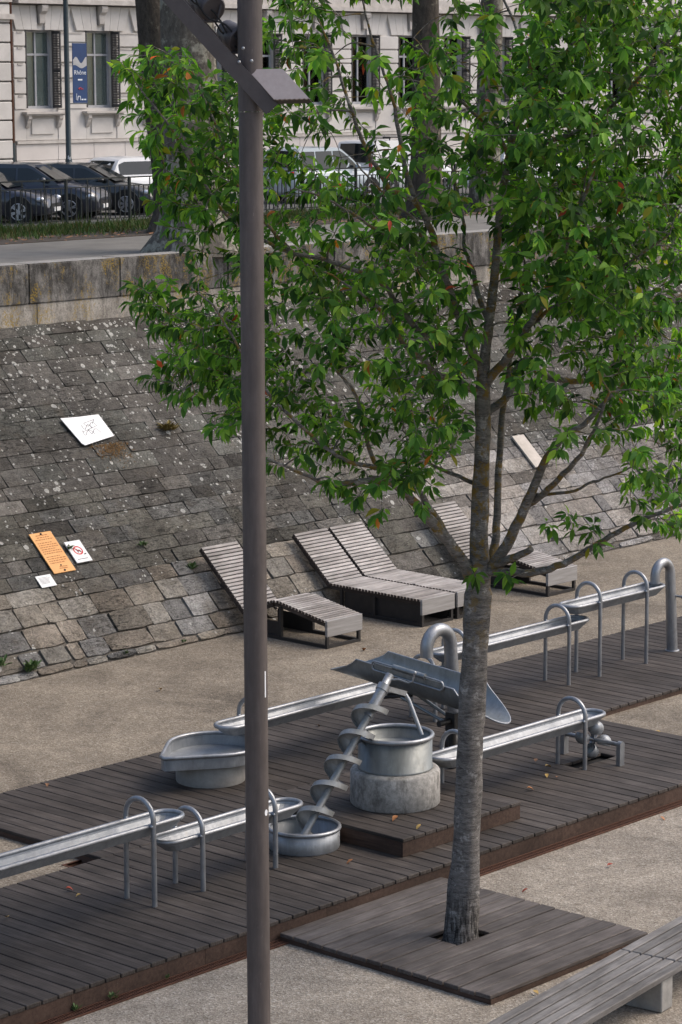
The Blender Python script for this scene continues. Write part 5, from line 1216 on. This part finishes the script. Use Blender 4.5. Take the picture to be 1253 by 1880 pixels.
# ------------------------------------------------------------------ cars
def car(label, pos, ang, paint, L_=4.2, Wd=1.76, H_=1.46, style='hatch', rim_style=5, rack=False, wheels=True):
    t_ = thing('parked_car', label, 'car', (pos[0], pos[1], pos[2]), 'parked cars')
    ca, sa = math.cos(ang), math.sin(ang)
    def X(x, y, z): return (pos[0]+x*ca-y*sa, pos[1]+x*sa+y*ca, pos[2]+z)
    hw = Wd/2; wr = .325
    zb = .20; belt = .92 if H_ < 1.55 else 1.02
    if style == 'van': prof = [(-.5, .34, .78, .86), (-.495, .24, .98, .96), (-.44, .2, 1.06, 1.), (0, .2, 1.06, 1.), (.22, .2, 1.04, 1.), (.36, .2, .98, .98), (.455, .22, .86, .93), (.495, .28, .70, .80), (.5, .36, .6, .70)]
    else: prof = [(-.5, .38, .72, .82), (-.492, .30, belt-.06, .92), (-.44, .22, belt+.03, .98), (-.2, .19, belt+.02, 1.), (.12, .19, belt, 1.), (.24, .19, belt-.01, .995), (.36, .2, belt-.09, .97), (.45, .22, belt-.20, .91), (.492, .28, belt-.32, .80), (.5, .36, belt-.42, .70)]
    rings = []
    for x, z0, z1, w in prof:
        x *= L_; w *= hw; zm = z0+(z1-z0)*.55
        rings.append([X(x, -w*.90, z0), X(x, -w*.98, z0+.08), X(x, -w, zm), X(x, -w*.97, z1-.10), X(x, -w*.88, z1-.015), X(x, -w*.45, z1+.012), X(x, w*.45, z1+.012), X(x, w*.88, z1-.015), X(x, w*.97, z1-.10), X(x, w, zm), X(x, w*.98, z0+.08), X(x, w*.90, z0)])
    mb = MB(); mb.strip(rings, flip=True); n = 12; mb.add(rings[0], [tuple(range(n))]); mb.add(rings[-1], [tuple(reversed(range(n)))])
    body = part(mb, 'body', paint, t_)
    # cabin
    zr = H_-.02
    if style == 'van': cab = [(-.485, belt, 0), (-.455, zr, 1), (.10, zr, 1), (.27, belt+.02, 0)]
    elif style == 'suv': cab = [(-.475, belt, 0), (-.40, zr, 1), (.02, zr, 1), (.235, belt, 0)]
    elif style == 'sedan': cab = [(-.42, belt, 0), (-.22, zr, 1), (.02, zr, 1), (.235, belt-.01, 0)]
    else: cab = [(-.475, belt, 0), (-.385, zr, 1), (.0, zr, 1), (.24, belt, 0)]
    zl = belt-.06
    a, b_, c, d = [q[0]*L_ for q in cab]; wb, wt = hw*.93, hw*(.78 if style != 'van' else .86)
    def sec(x, z, w, e=.0): return [X(x, -w, z), X(x, -w*.55, z+.03+e), X(x, w*.55, z+.03+e), X(x, w, z)]
    stn = [(a, zl, wb), (a+(b_-a)*.55, zl+(zr-zl)*.62, wb*.95), (b_-.0, zr-.05, wt), (b_+.14, zr, wt), ((b_+c)/2, zr+.015, wt), (c-.12, zr, wt), (c+.05, zr-.05, wt*1.01), (c+(d-c)*.5, zl+(zr-zl)*.52, wb*.95), (d, zl, wb)]
    cb_ = MB(); up_ = [sec(*q) for q in stn]; lo_ = [[X(x, -wb, zl), X(x, -wb*.5, zl), X(x, wb*.5, zl), X(x, wb, zl)] for x, z, w in stn]
    cb_.strip(up_, closed=False)
    for s_ in (0, 3):
        side = [(l_[s_], u_[s_]) for l_, u_ in zip(lo_, up_)]
        for (l0, u0_), (l1, u1_) in zip(side[:-1], side[1:]):
            cb_.add([l0, l1, u1_, u0_], [(0, 1, 2, 3) if s_ == 0 else (3, 2, 1, 0)], True)
    cabin = part(cb_, 'cabin', paint, t_)
    # glass
    def interp(x, top):
        for (x0, z0, w0), (x1, z1, w1) in zip(stn[:-1], stn[1:]):
            if x0 <= x <= x1+1e-6: q = (x-x0)/max(1e-6, x1-x0); return z0+(z1-z0)*q, w0+(w1-w0)*q
        return stn[-1][1], stn[-1][2]
    def side_glass(x0, x1, s_):
        pts = []
        lo = belt+.03
        for i in range(7):
            x = x0+(x1-x0)*i/6; z, w = interp(x, 1); zt = min(z-.075, zr-.10)
            if zt <= lo: zt = lo+.005
            fr_ = (zt-zl)/max(.05, (z-zl)); pts.append((x, zt, wb+(w-wb)*fr_))
        vs_ = [X(x, s_*(wb+.006-(wb-w)*(lo-zl)/max(.05, zt-zl)), lo) for x, zt, w in pts]+[X(x, s_*(w+.010), zt) for x, zt, w in pts]
        m_ = MB().add(vs_, [(i, i+1, 8+i, 7+i) for i in range(6)], False); part(m_, 'side_window', 'car_glass', t_)
    wins = {'van': [(b_*.0+.30, c+.55)], 'sedan': [(a+.42, -.32), (-.26, d-.32)], 'hatch': [(a+.34, -.34), (-.28, d-.34)], 'suv': [(a+.30, -1.15), (-1.09, -.34), (-.28, d-.34)]}[style]
    for s_ in (-1, 1):
        for x0, x1 in wins: side_glass(x0, x1, s_)
    def cross(i0, i1, name):
        (x0, z0, w0), (x1, z1, w1) = i0, i1; dx, dz = x1-x0, z1-z0; l_ = math.hypot(dx, dz); nx, nz = (dz/l_, -dx/l_) if dx < 0 else (-dz/l_, dx/l_)
        o = .03+.012
        part(MB().add([X(x0+nx*.004, -w0*.9, z0+.008+nz*.012), X(x0+nx*.012, 0, z0+o-.012), X(x0+nx*.004, w0*.9, z0+.008+nz*.012), X(x1+nx*.004, w1*.88, z1+.008+nz*.012), X(x1+nx*.012, 0, z1+o-.012), X(x1+nx*.004, -w1*.88, z1+.008+nz*.012)], [(0, 1, 4, 5), (1, 2, 3, 4)]), name, 'car_glass', t_)
    wsb = (d-.10*(d-c), belt+.01, wb*.96); wst = (c+.03, zr-.07, wt*.98); cross((wsb[0]+.04, wsb[1]+.03, wsb[2]), (wst[0]+.06, wst[1]+.02, wst[2]), 'windscreen')
    cross((a+.02, belt+.10, wb*.93), (b_-.10*(b_-a)-.02, zr-.10, wt*.96), 'rear_window')
    # lamps, mirrors, wheels, plate
    fx = .455*L_
    for s_ in (-1, 1):
        hs_ = MB().sphere((0, 0, 0), 1, 12, 8); hc = Vector(X(fx-.05, s_*hw*.80, .66 if style != 'van' else .80))
        part(MB().add([hc+Vector((v[0]*.15*ca-v[1]*.12*sa, v[0]*.15*sa+v[1]*.12*ca, v[2]*.08)) for v in hs_.v], hs_.f, True), 'headlight', 'head_lamp', t_)
        part(MB().obox(X(-.487*L_, s_*hw*.84, belt-.10 if style != 'van' else 1.12), Vector((ca, sa, 0))*.03, Vector((-sa, ca, 0))*.05, Vector((0, 0, .16 if style == 'van' else .09))), 'tail_light', 'tail_lamp', t_)
        mm = MB().sphere((0, 0, 0), 1, 10, 6); me = part(MB().add([Vector(X(d-.42, s_*(hw+.09), belt+.10))+Vector((v[0]*.09*ca-v[1]*.11*sa, v[0]*.09*sa+v[1]*.11*ca, v[2]*.075)) for v in mm.v], mm.f, True), 'mirror', paint, t_)
        for x in (-.305*L_, .31*L_):
            y = s_*(hw-.10)
            part(MB().tube([X(x, s_*(hw-.30), wr+.03), X(x, s_*(hw+.004), wr+.03)], wr+.07, 22), 'wheel_arch', 'tyre', t_)
            wl = part(MB().tube([X(x, s_*(hw-.22), wr), X(x, s_*(hw-.01), wr), X(x, s_*(hw+.012), wr)], [wr, wr, wr-.03], 24), 'wheel', 'tyre', t_)
            if s_*1:
                rm = MB(); ctr = Vector(X(x, s_*(hw+.014), wr)); ex = Vector((ca, sa, 0)); ez = Vector((0, 0, 1)); ey = Vector((-sa, ca, 0))*s_
                rm.tube([ctr+(ex*math.cos(q)+ez*math.sin(q))*.222 for q in (2*math.pi*k_/20 for k_ in range(20))], .016, 5, closed=True)
                ns = rim_style
                for k_ in range(ns*2):
                    q = 2*math.pi*(k_//2)/ns+(.13 if k_ % 2 else -.13)+.3; dv = ex*math.cos(q)+ez*math.sin(q); tv = -ex*math.sin(q)+ez*math.cos(q)
                    rm.obox(ctr+dv*.125+ey*.004, dv*.10, tv*.017, ey*.008)
                rm.tube([ctr, ctr+ey*.02], .05, 10); part(rm, 'rim', 'rim_alloy', wl)
    part(MB().obox(X(.497*L_, 0, .46), Vector((ca, sa, 0))*.02, Vector((-sa, ca, 0))*hw*.5, Vector((0, 0, .08))), 'grille', 'tyre', t_)
    part(MB().obox(X(.506*L_, 0, .38), Vector((ca, sa, 0))*.012, Vector((-sa, ca, 0))*.26, Vector((0, 0, .055))), 'number_plate', 'sign_white', t_)
    part(MB().obox(X(-.503*L_, 0, .70), Vector((ca, sa, 0))*.012, Vector((-sa, ca, 0))*.26, Vector((0, 0, .055))), 'number_plate', 'sign_white', t_)
    if rack:
        for x in (-.25, 0.02):
            rk = MB(); rk.tube([X(x*L_, -wt*.9, zr+.09), X(x*L_, wt*.9, zr+.09)], .02, 6); rk.tube([X(x*L_, -wt*.85, zr), X(x*L_, -wt*.85, zr+.09)], .02, 6); rk.tube([X(x*L_, wt*.85, zr), X(x*L_, wt*.85, zr+.09)], .02, 6)
            part(rk, 'roof_bar', 'tyre', t_)
    return t_
CZ = 6.125; hd = R(-60)
def park(label, wx, wy, *a, L_=4.2, Wd=1.76, **k):      # place so that the near front wheel stands at (wx, wy)
    ca, sa = math.cos(hd), math.sin(hd); lx, ly = .31*L_, -(Wd/2-.05)
    return car(label, (wx-(lx*ca-ly*sa), wy-(lx*sa+ly*ca), CZ), hd, *a, L_=L_, Wd=Wd, **k)
park('dark navy car at the left picture edge, leftmost of the parked row', 46.75, 55.2, 'car_navy', H_=1.50, style='hatch', rim_style=6)
park('black sport utility car with pale headlights, second from the left', 48.95, 55.6, 'car_navy', H_=1.56, style='suv', L_=4.1)
park('black hatchback with bright alloy wheel beside the dark plane trunk', 51.75, 56.3, 'car_black', H_=1.47, style='hatch', rim_style=7)
car('white car with dark windows parked behind the black cars', (55.5, 59.4, CZ), R(-4), 'car_white', L_=4.3, H_=1.56, style='hatch')
car('silver blue people carrier with red tail light right of the lamp post', (61.9, 58.0, CZ), 0, 'car_silver', L_=4.5, H_=1.74, Wd=1.8, style='suv')
car('white van with roof bars glimpsed through the branches', (66.9, 59.2, CZ), 0, 'car_white', L_=4.5, H_=1.86, Wd=1.85, style='van', rack=True)
car('white people carrier right of the dark slim plane trunk', (70.4, 56.6, CZ), 0, 'car_white', L_=4.3, H_=1.80, Wd=1.8, style='suv')
car('slate blue car glimpsed through dense leaves at right', (75.9, 58.0, CZ), R(0), 'car_slate', L_=4.3, H_=1.52, style='hatch')

# ------------------------------------------------------------------ street lamp with banner
sl = thing('street_lamp', 'dark green street lamp pole carrying a blue banner', 'street lamp', (53.7, 61.0, 6.13))
part(MB().tube([(53.7, 61, 6.13), (53.7, 61, 7.6), (53.7, 61, 7.65), (53.7, 61, 14)], [.105, .105, .085, .075], 14), 'pole', 'pole_green', sl)
stx = MB(); random.seed(9)
for k in range(16):
    a = random.uniform(-2.8, -1.3); z = random.uniform(7.0, 7.75); w = random.uniform(.2, .5); h = random.uniform(.05, .14); rr = .108
    stx.add([(53.7+rr*math.cos(a+q), 61+rr*math.sin(a+q), z+s_) for q, s_ in ((-w/2, 0), (w/2, .02), (w/2, h), (-w/2, h-.03))], [(0, 1, 2, 3)])
part(stx, 'sticker', 'sticker', sl)
for z in (9.30, 11.16): part(MB().tube([(53.7, 61, z), (54.53, 61, z)], .018, 8), 'banner_arm', 'pole_green', sl)
bnr = part(MB().box((53.93, 60.99, 9.32), (54.51, 61.01, 11.13)), 'banner', 'banner_blue', sl)
def text(body, size, loc, mat, parent, name='lettering'):
    cu = bpy.data.curves.new('t', 'FONT'); cu.body = body; cu.size = size; cu.extrude = .002; cu.align_x = 'CENTER'
    ob = bpy.data.objects.new('t', cu); COL.objects.link(ob); bpy.context.view_layer.update()
    me = bpy.data.meshes.new_from_object(ob.evaluated_get(bpy.context.evaluated_depsgraph_get())); bpy.data.objects.remove(ob); bpy.data.curves.remove(cu)
    me.transform(Matrix.Translation(Vector(loc)-BASE[parent]) @ Matrix.Rotation(math.pi/2, 4, 'X'))
    me.materials.clear(); return link(name, me, mat, parent)
text('Rhône', .19, (54.22, 60.985, 10.18), 'banner_white', bnr)

mk = MB(); mk.box((54.13, 60.984, 10.0), (54.31, 60.988, 10.045)); mk.tube([(54.06, 60.985, 9.60), (54.03, 60.985, 9.42), (54.10, 60.985, 9.40), (54.12, 60.985, 9.52), (54.2, 60.985, 9.52), (54.22, 60.985, 9.40)], .016, 6); mk.box((54.27, 60.984, 9.40), (54.34, 60.988, 9.44)); mk.box((54.37, 60.984, 9.40), (54.45, 60.988, 9.44)); tag(part(mk, 'small_print', 'banner_white', bnr), kind='stuff')
em = MB()
for k in range(3): em.tube([(54.15+.07*k, 60.985, 9.75+.03*(k % 2)), (54.20+.06*k, 60.985, 9.79-.02*k), (54.17+.07*k, 60.985, 9.72)], .014, 6)
part(em, 'emblem', 'banner_red', bnr)
pf = MB().add([(53.95+.55*k/10, 60.986, 10.62+.10*math.sin(k*.8)) for k in range(11)]+[(53.95+.55*k/10, 60.986, 10.42+.05*math.sin(k*.6+1)) for k in range(10, -1, -1)], [tuple(range(22))]); part(pf, 'artwork', 'frame_paint', bnr)

# ------------------------------------------------------------------ stone building across the street
BY = 66.0; Z0 = 6.25
bd = thing('stone_building', 'pale dressed stone building with tall shuttered windows across the street', 'building', (75, BY, Z0))
WT, WB = 11.63, 9.09; pitchw = 2.62; ww_ = 1.25; first = 56.37
BX0, BX1 = 55.8, 103.0
wins = []
x = first
while x+ww_ < BX1-.5: wins.append(x); x += pitchw
def blk(x0, x1, z0, z1, d=0., mat='facade_stone', name='stone_block', y1=None):
    if x1-x0 < .02: return
    me = MB().box((x0+.004, BY-d, z0+.004), (x1-.004, y1 if y1 else BY+.35, z1-.004)).mesh(name, BASE[bd]); bevel_mesh(me, .012); link(name, me, mat, bd)
# backing wall with openings
bk = MB(); bk.box((BX0, BY+.06, Z0), (BX1, BY+.4, WB)); bk.box((BX0, BY+.06, WT), (BX1, BY+.4, 22)); px = BX0
for x in wins: bk.box((px, BY+.06, WB), (x, BY+.4, WT)); px = x+ww_
bk.box((px, BY+.06, WB), (BX1, BY+.4, WT)); part(bk, 'wall', 'facade_stone', bd)
# plinth blocks
random.seed(4)
for z0, z1, d in ((Z0, 6.95, .10), (6.955, 7.40, .08), (7.405, 7.95, .06)):
    x = BX0
    while x < 80:
        w = random.uniform(1.2, 1.9); blk(x, min(x+w, 80), z0, z1, d, 'facade_plinth'); x += w
    part(MB().box((80, BY-d, z0), (BX1, BY+.05, z1)), 'plinth', 'facade_plinth', bd)
part(MB().box((BX0, BY-.12, 7.955), (BX1, BY+.05, 8.05)), 'string_course', 'facade_trim', bd)
for x0, x1 in ((BX0, wins[0]-.12),): pass
prev = BX0
for i, x in enumerate(wins):
    last = i == len(wins)-1
    # piers of coursed blocks between windows
    zc = 8.055; nrow = 5
    px0, px1 = prev, x-.06
    hts = [WB-.02]+[WB-.02+(WT-WB+.02)*k_/5 for k_ in range(1, 6)]
    blk(px0, px1, 8.055, WB-.025, .0, name='stone_block')
    for a_, c_ in zip(hts[:-1], hts[1:]):
        blk(px0, px1, a_, c_-.05, .03); part(MB().box((px0+.15, BY-.055, c_-.10), (px1-.15, BY+.01, c_-.055)), 'block_moulding', 'facade_trim', bd) if x < 66 else None
    # apron panel, sill and corbels
    blk(x-.06, x+ww_+.06, 8.055, WB-.22, -.02, name='apron_panel'); blk(x+.14, x+ww_-.14, 8.25, WB-.32, .03, name='apron_panel')
    part(MB().box((x-.26, BY-.26, WB-.17), (x+ww_+.26, BY+.1, WB-.10)).box((x-.20, BY-.20, WB-.22), (x+ww_+.20, BY+.1, WB-.17)), 'window_sill', 'facade_trim', bd)
    for cx_ in (x-.05, x+ww_+.05):
        cm = MB(); pr = [(-.19, 0), (-.19, -.10), (-.13, -.17), (-.12, -.24), (-.06, -.36), (-.03, -.40), (.02, -.40), (.02, 0)]
        vs_ = [(cx_-.075, BY+p, WB-.22+q) for p, q in pr]+[(cx_+.075, BY+p, WB-.22+q) for p, q in pr]; n = len(pr)
        cm.add(vs_, [tuple(range(n)), tuple(reversed(range(n, 2*n)))]+[(k_, k_+n, (k_+1) % n+n, (k_+1) % n) for k_ in range(n)]); part(cm, 'corbel', 'facade_trim', bd)
    # flat arch over the window with keystone bracket
    ht = 12.42
    xm = x+ww_/2; ed = [x-.45, x-.12, x+.22, xm-.16, xm+.16, x+ww_-.22, x+ww_+.12, x+ww_+.45]; tp = [x-.70, x-.30, x+.14, xm-.20, xm+.20, x+ww_-.14, x+ww_+.30, x+ww_+.70]
    for k_ in range(7):
        if k_ == 3: continue
        vs_ = [(ed[k_]+.006, BY-.03, WT+.01), (ed[k_+1]-.006, BY-.03, WT+.01), (tp[k_+1]-.006, BY-.03, ht), (tp[k_]+.006, BY-.03, ht)]; vs_ += [(a_, BY+.3, c_) for a_, b_2, c_ in vs_]
        part(MB().add(vs_, [(0, 1, 2, 3), (7, 6, 5, 4), (0, 4, 5, 1), (1, 5, 6, 2), (2, 6, 7, 3), (3, 7, 4, 0)]), 'arch_stone', 'facade_stone', bd)
    km = MB(); pr = [(-.05, -.62), (-.10, -.58), (-.12, -.30), (-.24, -.20), (-.28, -.08), (-.26, 0), (.02, 0), (.02, -.62)]
    for hw2 in (.13,):
        vs_ = [(xm-hw2*(.75 if q < -.4 else 1), BY+p, 12.44+q) for p, q in pr]+[(xm+hw2*(.75 if q < -.4 else 1), BY+p, 12.44+q) for p, q in pr]; n = len(pr)
        km.add(vs_, [tuple(range(n)), tuple(reversed(range(n, 2*n)))]+[(k_, k_+n, (k_+1) % n+n, (k_+1) % n) for k_ in range(n)])
    part(km, 'keystone', 'facade_trim', bd)
    prev = x+ww_+.06
    # window: recess, frame, panes, curtain, shutters
    wn = part(MB().box((x, BY+.30, WB), (x+.08, BY+.36, WT)).box((x+ww_-.08, BY+.30, WB), (x+ww_, BY+.36, WT)).box((x+.08, BY+.30, WB), (x+ww_-.08, BY+.36, WB+.09)).box((x+.08, BY+.30, WT-.07), (x+ww_-.08, BY+.36, WT)).box((xm-.035, BY+.295, WB+.09), (xm+.035, BY+.36, WT-.07)).box((x+.08, BY+.302, WB+1.72), (xm-.035, BY+.358, WB+1.79)).box((xm+.035, BY+.302, WB+1.72), (x+ww_-.08, BY+.358, WB+1.79)), 'window', 'frame_paint', bd)
    for a_, c_ in ((x+.08, xm-.035), (xm+.035, x+ww_-.08)):
        part(MB().box((a_, BY+.33, WB+.09), (c_, BY+.336, WB+1.72)), 'pane', 'window_glass', wn); part(MB().box((a_, BY+.33, WB+1.79), (c_, BY+.336, WT-.07)), 'pane', 'window_glass', wn)
    part(MB().box((x-.1, BY+.75, WB-.1), (x+ww_+.1, BY+.8, WT+.1)), 'room', 'dark_room', wn)
    if i != 3: part(MB().box((xm+.06, BY+.42, WB), (x+ww_-.10, BY+.44, WT)), 'curtain', 'curtain', wn)
    sh = part(MB().box((x+ww_-.06, BY-.30, WB+.02), (x+ww_-.02, BY-.26, WT-.02)).box((x+ww_-.06, BY+.08, WB+.02), (x+ww_-.02, BY+.12, WT-.02)).box((x+ww_-.055, BY-.26, WB+.02), (x+ww_-.025, BY+.08, WB+.12)).box((x+ww_-.055, BY-.26, WB+1.2), (x+ww_-.025, BY+.08, WB+1.28)).box((x+ww_-.055, BY-.26, WT-.1), (x+ww_-.025, BY+.08, WT-.02)), 'shutter', 'shutter_paint', bd)
    sl_ = MB()
    for k_ in range(44): z = WB+.15+k_*.054; sl_.add([(x+ww_-.065, BY-.26, z), (x+ww_-.065, BY+.08, z), (x+ww_-.02, BY+.08, z+.04), (x+ww_-.02, BY-.26, z+.04)], [(0, 1, 2, 3)])
    part(sl_, 'louvres', 'shutter_paint', sh)
    s2 = part(MB().box((x-.02, BY+.0, WB+.02), (x+.02, BY+.28, WT-.02)), 'shutter', 'shutter_paint', bd)
    blk(x-.75 if i else BX0, x-.72, 0, 0)
blk(prev, BX1, 8.055, WT, 0)
part(MB().box((BX0, BY-.05, 12.425), (BX1, BY+.05, 12.47)), 'string_course', 'facade_dark', bd)
part(MB().box((BX0, BY-.34, 12.475), (BX1, BY+.1, 12.62)).box((BX0, BY-.26, 12.62), (BX1, BY+.1, 12.95)), 'cornice', 'facade_trim', bd)
part(MB().box((BX0, BY-.12, 12.955), (BX1, BY+.05, 22.0)).box((BX0, BY+.4, Z0), (BX1, BY+12, 22.2)), 'upper_wall', 'facade_stone', bd)
# neighbour building at the left edge, with a downpipe between
nb = thing('rusticated_building', 'grooved stone corner of the neighbouring building at the left edge', 'building', (46, BY, Z0))
for k_ in range(12):
    z0 = Z0+.62*k_
    if z0 > 13: break
    x1 = 55.45
    while x1 > 44:
        w = random.uniform(1.0, 1.5); me = MB().box((x1-w+.006, BY-.32, z0+.025), (x1-.006, BY+.2, z0+.595)).mesh('stone_block', BASE[nb]); bevel_mesh(me, .02); link('stone_block', me, 'facade_stone', nb); x1 -= w
part(MB().box((30, BY-.26, Z0), (55.44, BY+12, 22)), 'wall', 'facade_dark', nb)
part(MB().box((40, BY-.42, 11.95), (55.55, BY-.2, 12.12)).box((40, BY-.38, 12.5), (55.5, BY-.2, 13.2)), 'string_course', 'facade_trim', nb)
dp = thing('downpipe', 'brown rain downpipe between the two stone buildings', 'pipe', (55.62, BY-.1, Z0))
part(MB().tube([(55.62, BY-.12, 8.0), (55.62, BY-.12, 14)], .055, 10), 'upper_pipe', 'ink_brown' if 0 else 'weathered_rust', dp)
part(MB().tube([(55.62, BY-.12, Z0), (55.62, BY-.12, 8.0)], .062, 10), 'lower_pipe', 'pole_green', dp)
